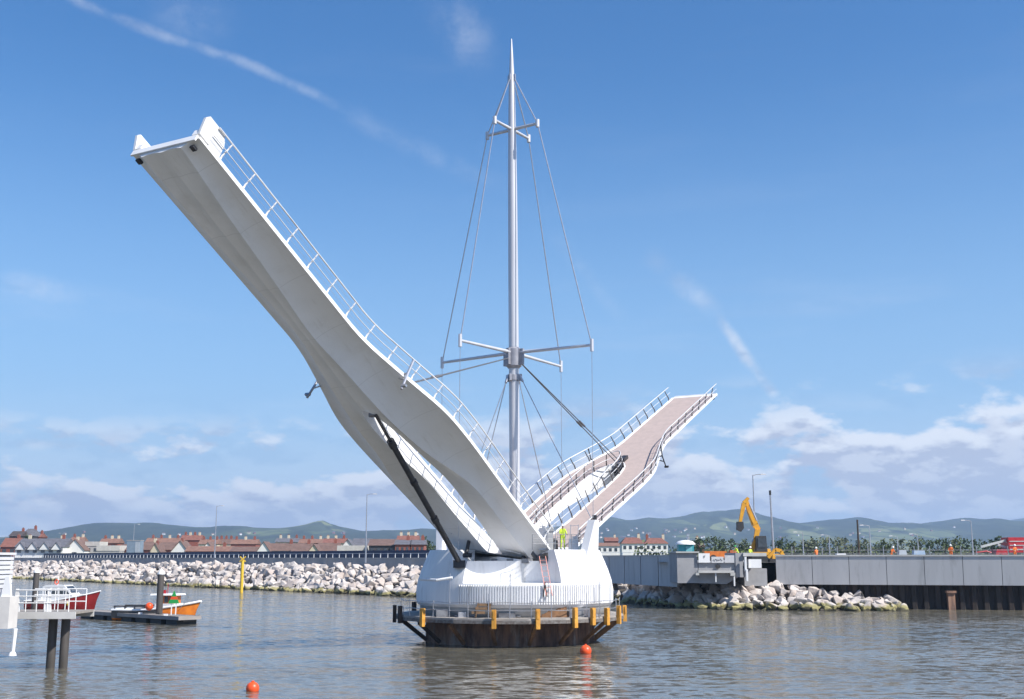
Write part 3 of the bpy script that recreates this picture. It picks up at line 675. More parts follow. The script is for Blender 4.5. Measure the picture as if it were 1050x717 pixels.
for i in range(0, 11):
    l = (BV[i+1]-BV[i]).length; seg.append((L, l, i)); L += l
def bank_pt(a, dd):
    for (l0, l, i) in seg:
        if l0 <= a <= l0+l:
            u = (a-l0)/l; p = BV[i].lerp(BV[i+1], u); n = bnorm(i).lerp(bnorm(i+1), u); w = left_off(i)*(1-u)+left_off(i+1)*u; c = crest(i)*(1-u)+crest(i+1)*u
            return p+n*(-.6+dd*(w-1.0)), .0+dd*c, c, i+u
places = []
a = seg[1][0]
while a < L-1:
    q = bank_pt(a, .5)
    rs_ = lerp(q[0].y, [125, 180, 300, 600], [.86, 1.12, 1.38, 1.7])
    w = left_off(min(int(q[3]), 11)); rows_ = max(2, int(round((w+1)/(rs_*1.22))))
    if q[2] < 1.0: rows_ = 1
    for k in range(rows_):
        if q[2] < -.6: break
        dd = (k+rnd.uniform(-.3, .3)+.2)/max(rows_-.6, 1)
        p, z, c, fi = bank_pt(min(L-.1, max(0, a+rnd.uniform(-.7, .7)*rs_)), max(-.05, min(1.0, dd)))
        places.append((p.x, p.y, z+rnd.uniform(-.1, .25), rs_*rnd.choice((rnd.uniform(.45, .75), rnd.uniform(.7, 1.1), rnd.uniform(.85, 1.3)))))
    a += rs_*1.25
def inframe(x, y): return abs(525-(525+x/y*1161)-0) < 560
places = [p for p in places if y_ok(p)] if False else places
places = [p for p in places if abs(p[0]/p[1])*1161 < 620]
def pxof(p): return 525+p[0]/p[1]*1161
hidden = lambda p: 440 < pxof(p) < 618 and p[1] > 100
vis = [p for p in places if not hidden(p)]
vis.sort(key=lambda p: -p[3]/p[1])
indiv = vis[:300]; rest = vis[300:]+[p for p in places if hidden(p)]
for (x, y, z, s_) in indiv:
    px = pxof((x, y)); o = link('boulder', rnd.choice(RM)); o.location = (x, y, z+.0); o.rotation_euler = (rnd.uniform(-.5, .5), rnd.uniform(-.5, .5), rnd.uniform(0, 6.3)); o.scale = (s_,)*3
    if px < 520:
        if z < .8: tag(o, 'pale boulder in the waterline row of the long left bank, yellow weed on its foot', 'boulder', 'weedy boulders along the foot of the left bank')
        elif z > 3.6: tag(o, 'dry pale boulder along the top edge of the left bank, just under the promenade wall', 'boulder', 'boulders along the top of the left bank')
        else: tag(o, 'dry pale limestone boulder midway up the left rock bank near the pier', 'boulder', 'boulders midway up the left bank')
    elif px < 705:
        if z < .8: tag(o, 'weedy boulder at the waterline just right of the white pier', 'boulder', 'weedy boulders just right of the pier')
        else: tag(o, 'pale boulder piled under the short grey wall right of the white pier', 'boulder', 'boulders between the pier and the abutment')
    elif px < 785:
        tag(o, 'boulder in the pile under the grey abutment and its white boards', 'boulder', 'boulders under the abutment')
    else:
        if z < .7: tag(o, 'yellow weedy boulder at the water along the foot of the right quay wall', 'boulder', 'weedy boulders along the right quay wall')
        else: tag(o, 'dry pale boulder heaped against the dark sheet piles of the right quay', 'boulder', 'dry boulders against the right quay wall')
mb = MB()
for (x, y, z, s_) in rest:
    me = rnd.choice(RM); mt = Matrix.LocRotScale(Vector((x, y, z)), Matrix.Rotation(rnd.uniform(0, 6.3), 3, 'Z') @ Matrix.Rotation(rnd.uniform(-.5, .5), 3, 'X'), Vector((s_,)*3))
    mb.add([mt @ v.co for v in me.vertices], [tuple(p.vertices) for p in me.polygons])
tag(mb.build('boulders', ROCK), 'far run of pale boulders of the rock bank', 'boulders', None, 'stuff')
# ================================================================== LEFT BANK WALL, RAIL, HOARDING
def wallstrip(d0, d1, z0, z1, i0, i1, mbx=None):
    m = mbx or MB()
    for i in range(i0, i1):
        a, b, c, d = off(i, d0), off(i+1, d0), off(i+1, d1), off(i, d1)
        q = [(p.x, p.y, z) for z in (z0, z1) for p in (a, b, c, d)]
        m.add(q, [(4, 5, 6, 7), (0, 1, 5, 4), (3, 2, 6, 7)])
    return m
pw = wallstrip(8.7, 9.3, 3.6, 5.72, 0, 7).build('promenade_wall', PROM); tag(pw, 'long low grey sea wall along the top of the left rock bank', 'wall')
wallstrip(8.6, 9.4, 5.723, 5.84, 0, 7).build('coping', COPING, pw)
rl = root('promenade_railing', (0, 0, 0), 'white post and rail fence running along the sea wall of the left bank', 'railing')
wallstrip(9.0, 9.05, 6.55, 6.60, 0, 7).build('rail', WHITE, rl)
mb = MB()
for i in range(1, 7):
    a, b = off(i, 9.03), off(i+1, 9.03); l = (b-a).length; n = int(l/2.2)
    for k in range(n): q = a.lerp(b, k/n); mb.box((q.x, q.y, 6.2), (.09, .09, .74))
pst = mb.build('rail_posts', WHITE, rl); pst['kind'] = 'stuff'
hb = wallstrip(24, 24.15, 5.0, 7.25, 1, 5).build('site_hoarding', NAVY); tag(hb, 'long dark navy hoarding behind the left promenade railing, below the houses', 'hoarding')
# ---- lamp posts
def lamp(px, topy, Y, label, arm=1, grp='lamp posts along the promenade', z0=5.0, m_=None, head=True):
    b = P(px, 570, Y); t = P(px, topy, Y); H = t.z-z0
    r = root('lamp_post', (b.x, Y, z0), label, 'lamp post', grp); mm = m_ or STEEL
    m = MB(); m.tube([(0, 0, 0), (0, 0, H*.2), (0, 0, H)], [.16, .12, .07], 10); m.build('pole', mm, r, smooth=40)
    if head:
        m = MB(); m.tube([(0, 0, H-.1), (arm*.5, 0, H+.05), (arm*1.1, 0, H+.08)], .04, 6); m.build('arm', mm, r)
        m = MB(); m.box((arm*1.35, 0, H+.07), (.75, .3, .14), top=(.7, .7)); m.build('lamp_head', mat('lamp_head_grey', (.5, .5, .5), None, 2, .4), r)
lamp(375, 507, 197, 'tall grey lamp post behind the sea wall nearest the left side of the white pier')
lamp(220, 519, 255, 'tall grey lamp post behind the left bank, second one left of the pier')
lamp(136, 538, 352, 'grey lamp post beside the blue grey cabin on the left bank')
lamp(63, 547, 480, 'small grey lamp post at far left by the slate roofed building', -1)
lamp(775, 487, 152, 'tallest thin lamp post, just behind the raised yellow excavator arm', 1, 'lamp posts on the right quay', 5.4)
b = P(790, 503, 150); pp = root('camera_pole', (b.x, 150, 5.4), 'thick grey pole with a dark top, just right of the excavator cab', 'pole')
mb = MB(); mb.tube([(.1, 0, 0), (-.05, 0, b.z-5.4-.6)], [.17, .11], 10); mb.build('pole', STEEL, pp, smooth=40); mb = MB(); mb.tube([(-.05, 0, b.z-6.0), (-.06, 0, b.z-5.4)], .15, 8); mb.build('camera_head', DARKM, pp, smooth=40)
lamp(893, 539, 200, 'short lamp post right beside the bare dark wooden pole on the right quay', -1, 'lamp posts on the right quay', 5.4)
lamp(921, 550, 240, 'small low lamp post between the second and third worker on the right quay', -1, 'lamp posts on the right quay', 5.4)
lamp(942, 548, 230, 'small lamp post left of the third worker from the left on the right quay', -1, 'lamp posts on the right quay', 5.4)
lamp(998, 534, 190, 'lamp post behind the pale crane boom at the right end of the quay', -1, 'lamp posts on the right quay', 5.4)
for px, ty, Y, lb in ((824, 546, 210, 'slim lamp post standing left of the first quay worker in front of the hedge'), (851, 549, 230, 'slim grey lamp post between the first quay worker and the dark wooden pole')):
    lamp(px, ty, Y, lb, -1, 'lamp posts on the right quay', 5.4)
b = P(879, 533, 160); m = MB(); m.tube([(0, 0, 0), (0, 0, b.z-5.4)], [.16, .12], 8); o = m.build('wooden_pole', BARK, smooth=40); o.location = (b.x, 160, 5.4); tag(o, 'bare dark wooden pole standing upright behind the right quay wall', 'pole')
# ================================================================== HOUSES
def tile(name, c): return mat(name, c, tuple(x*.7 for x in c), .9, .85, bump=.2, bscale=4)
RF = dict(red=tile('red_tiles', (.23, .095, .07)), terra=tile('terracotta_tiles', (.24, .13, .095)), brown=tile('brown_tiles', (.17, .105, .085)), slate=tile('grey_slate', (.13, .13, .15)), dark=tile('dark_roof', (.075, .06, .06)), pale=mat('pale_sheet_roof', (.55, .52, .48), None, 1, .6))
WL = dict(white=mat('white_render', (.76, .75, .72), (.68, .67, .64), .6, .8), cream=mat('cream_render', (.62, .54, .40), (.55, .48, .36), .6, .8), brick=mat('red_brick', (.28, .09, .06), (.22, .07, .05), 1.5, .9), grey=mat('grey_render', (.40, .39, .38), (.34, .33, .32), .6, .8), dark=mat('dark_cladding', (.06, .055, .06), None, .6, .8))
HG = 'houses of the town behind the left bank'
def house(px0, px1, ridge_y, eave_y, Y, roof, wall, label, gable=False, depth=8.0, chim=1, windows=2, grp=HG, gz=LZ, hip=False, cat='house', front_gables=0, flat=False, rot=0):
    a, b = P(px0, 570, Y), P(px1, 570, Y); w = b.x-a.x; cx = (a.x+b.x)/2; zr = P(px0, ridge_y, Y).z-gz; ze = P(px0, eave_y, Y).z-gz
    ze = max(ze, 1.5); zr = max(zr, ze+.3)
    r = root('house', (cx, Y, gz), label, cat, grp, rot)
    m = MB()
    if flat:
        m.box((0, depth/2, ze/2), (w, depth, ze)); m.build('wall', WL[wall], r); m = MB(); m.box((0, depth/2, (ze+zr)/2+.01), (w+.3, depth+.3, zr-ze)); rf = m.build('roof', RF[roof], r)
    elif gable:
        m.prism([(-w/2, 0, 0), (w/2, 0, 0), (w/2, 0, ze), (0, 0, zr), (-w/2, 0, ze)], (0, depth, 0)); m.build('wall', WL[wall], r); m = MB(); o_ = .3; sl_ = (zr-ze)/(w/2)
        for s_ in (-1, 1):
            m.prism([(0, -o_, zr+.03), (s_*(w/2+o_), -o_, ze-o_*sl_+.03), (s_*(w/2+o_), -o_, ze-o_*sl_+.25), (0, -o_, zr+.25)], (0, depth+2*o_, 0))
        rf = m.build('roof', RF[roof], r)
    else:
        m.box((0, depth/2, ze/2), (w, depth, ze)); m.build('wall', WL[wall], r); m = MB(); o_ = .35; h_ = w*.25 if hip else 0
        m.add([(-w/2-o_, -o_, ze), (w/2+o_, -o_, ze), (w/2+o_, depth+o_, ze), (-w/2-o_, depth+o_, ze), (-w/2-o_+h_, depth/2, zr), (w/2+o_-h_, depth/2, zr)], [(0, 1, 5, 4), (2, 3, 4, 5), (1, 2, 5), (3, 0, 4), (3, 2, 1, 0)])
        rf = m.build('roof', RF[roof], r)
    for k in range(chim):
        m = MB(); x = (-.36+.72*(k/(max(chim-1, 1))) if chim > 1 else .3)*w
        if gable: m.box((0, depth*(.3+.4*k), zr+.3), (.8, .6, 1.5))
        else: m.box((x, depth/2, zr+.25), (.9, .7, 1.7)); m.box((x, depth/2, zr+1.2), (.5, .35, .5), mi=1)
        m.build('chimney', [WL['brick'] if rnd.random() < .6 else WL['cream'], RF['terra']], rf)
    for k in range(windows):
        m = MB(); x = w*(-.5+(k+.5)/windows); m.box((x, -.03, max(ze*.62, ze-1.3)), (min(1.5, w/windows*.5), .08, 1.15)); m.build('window', GLASS, r)
    for k in range(front_gables):
        m = MB(); x = w*(-.5+(k+.5)/front_gables); gw = min(w/front_gables*.42, 3.2)
        m.prism([(x-gw, -.9, ze-.9), (x+gw, -.9, ze-.9), (x, -.9, ze+gw*.8)], (0, 2.4, 0)); g_ = m.build('gable', WL['white'], r)
        m = MB()
        for s_ in (-1, 1): m.prism([(x, -1.1, ze+gw*.8+.05), (x+s_*(gw+.3), -1.1, ze-1.1), (x+s_*(gw+.3), -1.1, ze-.8), (x, -1.1, ze+gw*.8+.35)], (0, 3.2, 0))
        m.build('gable_roof', RF[roof], g_)
    return r
house(0, 16, 551.5, 561, 405, 'red', 'brick', 'red roofed brick house at the far left edge of the town')
house(15, 64, 552, 561, 390, 'slate', 'white', 'wide slate roofed building with three white gables at far left', front_gables=4, windows=6, depth=12, chim=2, cat='building')
house(8, 20, 544.5, 550, 470, 'dark', 'dark', 'dark stone hall roof rising left of its taller twin above the slate building', chim=1, cat='building')
house(20, 33, 542, 550, 474, 'slate', 'dark', 'tall dark grey hall roof above the slate roofed building', chim=1, cat='building', hip=True)
house(31, 39, 547, 551, 478, 'red', 'brick', 'small red roof just right of the tall dark hall', chim=1)
house(52, 60, 552, 557, 460, 'brown', 'brick', 'small brown roofed house left of the first lamp post', chim=1)
house(66, 86, 553.5, 564, 395, 'brown', 'white', 'white gabled house just right of the far left lamp post', gable=True, windows=1)
house(70, 82, 550.5, 555, 490, 'terra', 'cream', 'terracotta roof peeping over the far left white gabled house', chim=2)
house(87, 101, 555.5, 560, 400, 'pale', 'grey', 'pale flat roofed block right of the far left white gable', flat=True, chim=0, windows=2, cat='building')
house(99, 122, 559.5, 565, 385, 'pale', 'grey', 'long low pale shed between the flat roofed block and the blue cabin', flat=True, chim=0, windows=0, cat='shed')
house(101, 120, 552, 557, 480, 'terra', 'brick', 'terracotta roofs above the long low pale shed', chim=3)
house(121, 131, 558, 564, 390, 'brown', 'brick', 'brown roofed house left of the blue grey cabin', chim=1)
house(142, 158, 555.5, 564, 392, 'brown', 'brick', 'brown roofed house right of the lamp post by the cabin', chim=1)
house(154, 163, 557.5, 565, 385, 'brown', 'cream', 'cream gabled cottage between the cabin and the bright white gable', gable=True, windows=1)
house(162, 176, 556, 564, 392, 'brown', 'brick', 'brown roofed house between the cream gable and the white gable', chim=0)
house(175, 193, 555, 566, 380, 'brown', 'white', 'bright white gable end house under the tall brick chimneys', gable=True, windows=0)
house(148, 184, 551.5, 557, 490, 'terra', 'brick', 'row of terracotta roofs behind the cream gabled cottage', chim=4, windows=0)
house(184, 204, 548.5, 554, 500, 'red', 'brick', 'red brick terrace with tall chimneys, highest roofs in the left half of town', chim=4, windows=0)
house(190, 236, 560, 565.5, 378, 'terra', 'brick', 'long low reddish roof crossed by the second tall lamp post', chim=1, windows=3)
house(203, 222, 553, 558, 480, 'terra', 'cream', 'terracotta roofs with cream chimneys left of the second tall lamp post', chim=3, windows=0)
house(222, 236, 552.5, 558, 485, 'brown', 'cream', 'brown roofs with cream chimneys right of the second tall lamp post', chim=3, windows=0)
house(208, 217, 556.5, 562, 440, 'brown', 'white', 'small white gable just left of the second tall lamp post', gable=True, windows=0, chim=0)
house(236, 262, 560.5, 565.5, 372, 'brown', 'brick', 'long brown bungalow roof above the yellow marker post', chim=0, windows=2)
house(263, 277, 556, 566, 370, 'brown', 'white', 'white steep gabled house right of the long brown bungalow', gable=True, windows=0, chim=0)
house(236, 262, 553, 558, 470, 'terra', 'brick', 'terracotta roofs behind the long brown bungalow', chim=3, windows=0)
house(275, 301, 557, 565, 372, 'brown', 'grey', 'grey brown roofed house right of the steep white gable', chim=1)
house(282, 305, 551.5, 556, 480, 'slate', 'cream', 'slate roof with three cream chimneys behind the grey brown house', chim=3, windows=0)
house(299, 318, 557, 565.5, 366, 'brown', 'cream', 'cream walled brown roofed house left of the middle cream gable', chim=1)
house(316, 327, 558.5, 566, 360, 'brown', 'cream', 'small cream gable between two brown roofs left of the white flat house', gable=True, windows=0, chim=0)
house(325, 346, 556.5, 565, 366, 'brown', 'cream', 'brown roofed house touching the white flat roofed house', chim=1)
house(306, 330, 552.5, 557, 470, 'terra', 'brick', 'terracotta roof row behind the cream walled brown roofed house', chim=3, windows=0)
house(331, 354, 552, 557, 460, 'red', 'cream', 'bright red roof behind and left of the white gable with slate roof', chim=3, windows=0)
house(346, 374, 559.5, 565, 340, 'pale', 'white', 'white flat roofed modern house with black windows left of the nearest lamp post', flat=True, windows=3, chim=0)
house(350, 362, 553.5, 561, 375, 'slate', 'white', 'white gable with slate roof above the white modern house', gable=True, windows=1, chim=0)
house(361, 378, 552, 560, 380, 'slate', 'grey', 'broad grey slate roof just left of the nearest tall lamp post', chim=0)
house(378, 405, 552.5, 559.5, 335, 'brown', 'dark', 'large dark brown roofed hall right of the nearest tall lamp post', chim=0, windows=4, depth=12, cat='building')
house(405, 420, 553.5, 558.5, 330, 'slate', 'brick', 'left one of the pair of red brick houses beside the white pier', chim=1, windows=3)
house(421, 435, 553.5, 558.5, 330, 'slate', 'brick', 'right one of the pair of red brick houses beside the white pier', chim=1, windows=3)
house(407, 428, 549, 554, 420, 'red', 'brick', 'red roof with chimneys behind the pair of brick houses', chim=3, windows=0)
HG2 = 'houses behind the right leaf'
house(612, 640, 556.5, 560, 420, 'terra', 'white', 'long low white terrace seen just right of the white pier', grp=HG2, chim=0, windows=5)
house(638, 661, 551, 557.5, 400, 'red', 'white', 'white house with a red hipped roof, left of the pair beyond the pier', grp=HG2, hip=True, chim=1, windows=4)
house(662, 685, 551.5, 557.5, 402, 'red', 'white', 'white house with a red hipped roof, right of the pair beyond the pier', grp=HG2, hip=True, chim=2, windows=4)
house(700, 722, 554.5, 561, 330, 'brown', 'brick', 'brown roofed house half hidden behind the portable toilet', grp=HG2, chim=1, windows=2)
house(621, 634, 551, 555, 520, 'red', 'brick', 'small red roofed house above the long white terrace', grp=HG2, chim=1, windows=0)
# far villages on the hill feet: tiny individual houses
protos = []
for c_ in ('white', 'cream', 'brick'):
    r = root('house', (0, 0, 0), 'tiny pale house on the lower slopes', 'house', 'tiny far houses on the lower slopes of the hills')
    m = MB(); m.box((0, 0, 2.5), (8, 6, 5)); m.build('wall', WL[c_], r)
    m = MB(); m.add([(-4.5, -3.5, 5), (4.5, -3.5, 5), (4.5, 3.5, 5), (-4.5, 3.5, 5), (-4.5, 0, 7.5), (4.5, 0, 7.5)], [(0, 1, 5, 4), (2, 3, 4, 5), (1, 2, 5), (3, 0, 4), (3, 2, 1, 0)]); m.build('roof', RF['brown' if c_ != 'brick' else 'slate'], r)
    bpy.context.view_layer.update(); index_kids(r); protos.append(r)
bpy.context.view_layer.update(); dg = bpy.context.evaluated_depsgraph_get()
spots = [(rnd.uniform(612, 730), rnd.uniform(542, 554)) for _ in range(34)]+[(rnd.uniform(735, 1040), rnd.uniform(541, 552)) for _ in range(16)]+[(rnd.uniform(60, 430), rnd.uniform(545, 550)) for _ in range(12)]
used = 0
for px, py in spots:
    d_ = (P(px, py, 1000)-Vector((0, 0, EYE))).normalized()
    hit, loc, nrm, idx, ob, mtx = S.ray_cast(dg, Vector((0, 0, EYE))+d_*900, d_)
    if not hit or not ob.name.startswith('hills'): continue
    r = protos[used % 3] if used < 3 else copy_tree(protos[rnd.choice((0, 0, 1, 2))])
    side_ = 'right of the pier' if px > 600 else 'above the left town'
    r['label'] = 'tiny far house scattered on the lower slopes of the hills '+side_; r['group'] = 'tiny far houses on the slopes '+side_
    r.location = loc-Vector((0, 0, 1)); r.rotation_euler = (0, 0, rnd.uniform(-.8, .8)); used += 1
for p_ in protos[used:]:
    for c in list(p_.children): bpy.data.objects.remove(c)
    bpy.data.objects.remove(p_)
# blue-grey cabin
a = P(129.5, 568, 350); b = P(143.5, 568, 350); cb = root('site_cabin', ((a.x+b.x)/2, 350, LZ), 'blue grey box shaped site cabin beside the third lamp post on the left bank', 'cabin')
w = b.x-a.x; h = P(130, 554.5, 350).z-LZ
mb = MB(); mb.box((0, 1.5, h/2), (w, 3, h)); mb.build('body', mat('blue_grey_panel', (.20, .26, .33), None, 1, .6), cb); mb = MB(); mb.box((w*.3, -.04, h/2), (w*.36, .06, h*.9)); mb.build('side_panel', mat('pale_blue_panel', (.36, .40, .45), None, 1, .6), cb)
mb = MB(); mb.box((0, 1.5, h+.06), (w+.2, 3.2, .12)); mb.build('roof', RF['pale'], cb)
# ================================================================== TREES, SCRUB
def tree(px, topy, boty, Y, wpx, li, label, grp, gz=LZ, n=260):
    t = P(px, topy, Y); w = wpx*Y/1161; H = t.z-gz; r = root('tree', (t.x, Y, gz), label, 'tree', grp)
    m = MB(); m.tube([(0, 0, 0), (.1, 0, H*.4), (0, .1, H*.75)], [.28, .2, .06], 7)
    for k in range(4):
        a = rnd.uniform(0, 6.28); m.tube([(0, 0, H*(.3+.1*k)), (math.cos(a)*w*.25, math.sin(a)*w*.25, H*(.5+.1*k))], [.1, .03], 5)
    m.build('trunk', BARK, r); m = MB(); cl = []
    for k in range(12): cl.append((Vector((rnd.uniform(-.38, .38)*w, rnd.uniform(-.34, .34)*w, H*rnd.uniform(.22, .84))), rnd.uniform(.17, .29)*min(w, H*1.3)))
    cl.append((Vector((0, 0, H*.84)), .13*min(w, H)))
    for c, rr in cl:
        for k in range(n//8):
            v = Vector((rnd.gauss(0, 1), rnd.gauss(0, 1), rnd.gauss(0, .85))).normalized()*rr*rnd.uniform(.5, 1.08)
            q = c+v
            if q.z < .2: continue
            s_ = rnd.uniform(.3, .6)*max(.7, w/8); ax = Vector((rnd.uniform(-1, 1), rnd.uniform(-1, 1), rnd.uniform(-1, 1))).normalized(); bx = ax.orthogonal().normalized(); cx_ = ax.cross(bx)
            m.add([q-bx*s_, q-cx_*s_*.6, q+bx*s_, q+cx_*s_*.6], [(0, 1, 2, 3)], 0 if rnd.random() < .7 else 1)
    m.build('crown', [LEAF[li], LEAF[min(li+1, 2)]], r); return r
TG = 'trees behind the right quay'
for i, (px, ty, wp, li, lb) in enumerate([
    (716, 551, 16, 0, 'dark evergreen tree above the brown roofed house behind the toilet'), (733, 549, 18, 0, 'dark bushy tree behind the orange site machine'),
    (749, 551, 15, 0, 'dark tree left of the excavator body'), (764, 552, 12, 1, 'green tree seen through the legs of the excavator arm'),
    (800, 552, 20, 0, 'dark tree just right of the pole with the dark top'), (814, 554, 16, 1, 'mid green tree left of the first quay worker'),
    (832, 552, 22, 2, 'pale silvery tree behind the first quay worker'), (848, 550, 20, 2, 'pale willow left of the bare wooden pole'),
    (866, 550, 20, 2, 'pale willow touching the left side of the bare wooden pole'), (888, 552, 18, 2, 'pale tree right behind the short lamp post by the wooden pole'),
    (905, 552, 18, 1, 'green tree above the second quay worker'), (924, 552, 20, 2, 'pale leaning tree behind the small low lamp post'),
    (943, 551, 18, 1, 'green tree midway between the second and third quay workers'), (961, 552, 18, 0, 'dark low tree left of the third quay worker'),
    (979, 551, 20, 1, 'green tree above the third quay worker'), (998, 552, 18, 0, 'dark tree left of the big round one on the right'),
    (1023, 549, 26, 0, 'big rounded dark tree behind the crane boom near the right edge'), (1046, 552, 18, 1, 'green tree behind the red lorry at the right edge')]):
    tree(px, ty, 560, 300+(i*37 % 60), wp*1.15, li, lb, TG)
for px, ty, wp, lb in ((438, 553, 20, 'dark green tree between the brick houses and the white pier'), (604, 555, 14, 'small tree seen right behind the pier'), (28, 546, 16, 'dark rounded tree beside the dark hall at far left')):
    tree(px, ty, 560, 345 if px > 100 else 440, wp, 0, lb, 'trees in the left town')
# hedge strip as ground cover
mb = MB()
for k in range(9000):
    x = rnd.uniform(28, 200); y = 262+rnd.uniform(-3, 3)+x*.1; z = LZ+abs(rnd.gauss(0, 1))*1.9*(.6+.5*noise.noise(Vector((x*.12, 0, 3))))
    s_ = rnd.uniform(.25, .6); ax = Vector((rnd.uniform(-1, 1), rnd.uniform(-1, 1), rnd.uniform(-1, 1))).normalized(); bx = ax.orthogonal().normalized(); c_ = ax.cross(bx); q = Vector((x, y, z))
    mb.add([q-bx*s_, q-c_*s_*.6, q+bx*s_, q+c_*s_*.6], [(0, 1, 2, 3)], rnd.choice((0, 0, 1)))
tag(mb.build('scrub', [LEAF[1], LEAF[2]]), 'low green and silvery scrub behind the right quay', 'scrub', None, 'stuff')
mb = MB()
for k in range(9000):                                           # far woodland belt at the foot of the hills
    x = rnd.uniform(-900, 1100); y = 900+rnd.uniform(-25, 60); z = LZ+abs(rnd.gauss(0, 1))*5*(.8+.6*noise.noise(Vector((x*.02, 5, 3))))
    s_ = rnd.uniform(1.5, 3.2); q = Vector((x, y, z)); ax = Vector((rnd.uniform(-1, 1), rnd.uniform(-1, 1), rnd.uniform(-1, 1))).normalized(); bx = ax.orthogonal().normalized(); c_ = ax.cross(bx)
    mb.add([q-bx*s_, q-c_*s_*.6, q+bx*s_, q+c_*s_*.6], [(0, 1, 2, 3)], rnd.choice((0, 0, 1)))
tag(mb.build('woodland', [LEAF[0], LEAF[1]]), 'far dark belt of woodland along the foot of the hills', 'woodland', None, 'stuff')
# ================================================================== RIGHT QUAY
A = Vector((31.2, 138.5)); B = Vector((100, 122.2)); dq = (B-A).normalized(); nq = Vector((dq.y, -dq.x))       # nq towards the water
qt = P(787, 568.9, 138.5).z
quay = root('quay_wall', (A.x, A.y, 0), 'long grey panelled quay wall above dark sheet piles, at right', 'quay wall')
def Q(u, n, z): p = dq*u+nq*n; return Vector((p.x, p.y, z))
Lq = (B-A).length; np_ = 17
for k in range(np_):                                             # panels lean outward, tiny joints between
    u0, u1 = Lq*k/np_+.03, Lq*(k+1)/np_-.03
    m = MB(); m.add([Q(u0, -.5, 2.75), Q(u1, -.5, 2.75), Q(u1, .05, 2.75), Q(u0, .05, 2.75), Q(u0, -.5, qt-.2), Q(u1, -.5, qt-.2), Q(u1, .38, qt-.2), Q(u0, .38, qt-.2)],
        [(3, 2, 1, 0), (4, 5, 6, 7), (0, 1, 5, 4), (1, 2, 6, 5), (2, 3, 7, 6), (3, 0, 4, 7)]); m.build('panel', QWALL, quay)
mb = MB(); mb.add([Q(0, -.45, 2.8), Q(Lq, -.45, 2.8), Q(Lq, -.02, 2.8), Q(0, -.02, 2.8), Q(0, -.45, qt-.25), Q(Lq, -.45, qt-.25), Q(Lq, .28, qt-.25), Q(0, .28, qt-.25)], [(3, 2, 1, 0), (4, 5, 6, 7), (0, 1, 5, 4), (1, 2, 6, 5), (2, 3, 7, 6), (3, 0, 4, 7)])
mb.build('joint_backing', mat('dark_joint', (.10, .10, .10), None, 2, .9), quay)
mb = MB(); mb.add([Q(-.05, -.8, qt-.195), Q(Lq, -.8, qt-.195), Q(Lq, .46, qt-.195), Q(-.05, .46, qt-.195), Q(-.05, -.8, qt), Q(Lq, -.8, qt), Q(Lq, .46, qt), Q(-.05, .46, qt)], [(3, 2, 1, 0), (4, 5, 6, 7), (0, 1, 5, 4), (1, 2, 6, 5), (2, 3, 7, 6), (3, 0, 4, 7)])
mb.build('coping', COPING, quay)
mb = MB(); pr = []; u = -3; i = 0
while u < Lq:
    pr.append((u, (-.55, -.55, -.95, -.95)[i % 4])); u += (.45, .2, .45, .2)[i % 4]; i += 1
for k in range(len(pr)-1):
    mb.add([Q(pr[k][0], pr[k][1], -1), Q(pr[k+1][0], pr[k+1][1], -1), Q(pr[k+1][0], pr[k+1][1], 2.9), Q(pr[k][0], pr[k][1], 2.9)], [(0, 1, 2, 3)])
mb.build('sheet_piles', mat('black_sheet_pile', (.022, .018, .016), (.035, .025, .02), 1, .8, c3=(.06, .035, .025), sc3=.8, stretch=(1, 1, .3)), quay)
mb = MB(); uu = (P(986, 615, 131).x-A.x)/dq.x; mb.box(Q(uu, -.35, .9), (.8, .5, 1.9)); mb.box(Q(uu, -.2, 2.0), (1.1, .6, .25)); mb.build('mooring_bracket', RUST, quay)
# site ground behind
mb = MB(); pts = [Q(-14, -1.2, 5.3)+Vector((A.x, A.y, 0)), Q(Lq, -1.2, 5.3)+Vector((A.x, A.y, 0)), Vector((120, 260, 5.3)), Vector((24, 260, 5.3))]
mb.add(pts, [(0, 1, 2, 3)]); structure(mb.build('path', PAVE))
# short return wall left of the abutment
sw = root('quay_wall', (0, 0, 0), 'short grey wall in shade between the white pier and the abutment', 'quay wall')
a = P(610, 570, 168); b = P(694, 569, 140); d2 = (b-a); m = MB()
for k in range(5):
    p, q = a.lerp(b, k/5+.003), a.lerp(b, (k+1)/5-.003); m = MB(); m.prism([(p.x, p.y, 2.4), (q.x, q.y, 2.4), (q.x, q.y, 6.0), (p.x, p.y, 6.0)], (.25, .7, 0)); m.build('panel', QWALL, sw)
m = MB(); m.prism([(a.x-.1, a.y-.12, 6.003), (b.x, b.y-.12, 6.003), (b.x, b.y-.12, 6.16), (a.x-.1, a.y-.12, 6.16)], (.3, 1.1, 0)); m.build('coping', COPING, sw)
# abutment
ab = root('abutment', tuple(P(740, 600, 136)*1), 'grey concrete abutment in shade with a notch that takes the lowered right leaf', 'abutment'); ab.location.z = 0
ao = ab.location.copy()
def AB(px, py, Y=136.0): return P(px, py, Y)-ao
def slab(m, px0, px1, py0, py1, Y0, Y1, mi=0):
    a = P(px0, py0, Y0)-ao; b = P(px1, py1, Y0)-ao; m.box(((a.x+b.x)/2, (Y0+Y1)/2-ao.y, (a.z+b.z)/2), (b.x-a.x, Y1-Y0, a.z-b.z), mi=mi); return m
DG = mat('abutment_concrete', (.33, .33, .34), (.27, .27, .28), .7, .85)
m = MB(); slab(m, 694, 716, 567, 598, 135.5, 142); slab(m, 716, 757, 577, 592, 135.5, 142); slab(m, 754, 762.5, 567, 592, 135.2, 142); slab(m, 763, 787, 583, 601, 138, 142)
m.prism([AB(716, 592, 135.6), AB(757, 592, 135.6), AB(745, 599, 135.6), AB(712, 598, 135.6)], (0, 5, 0)); m.build('body', DG, ab)
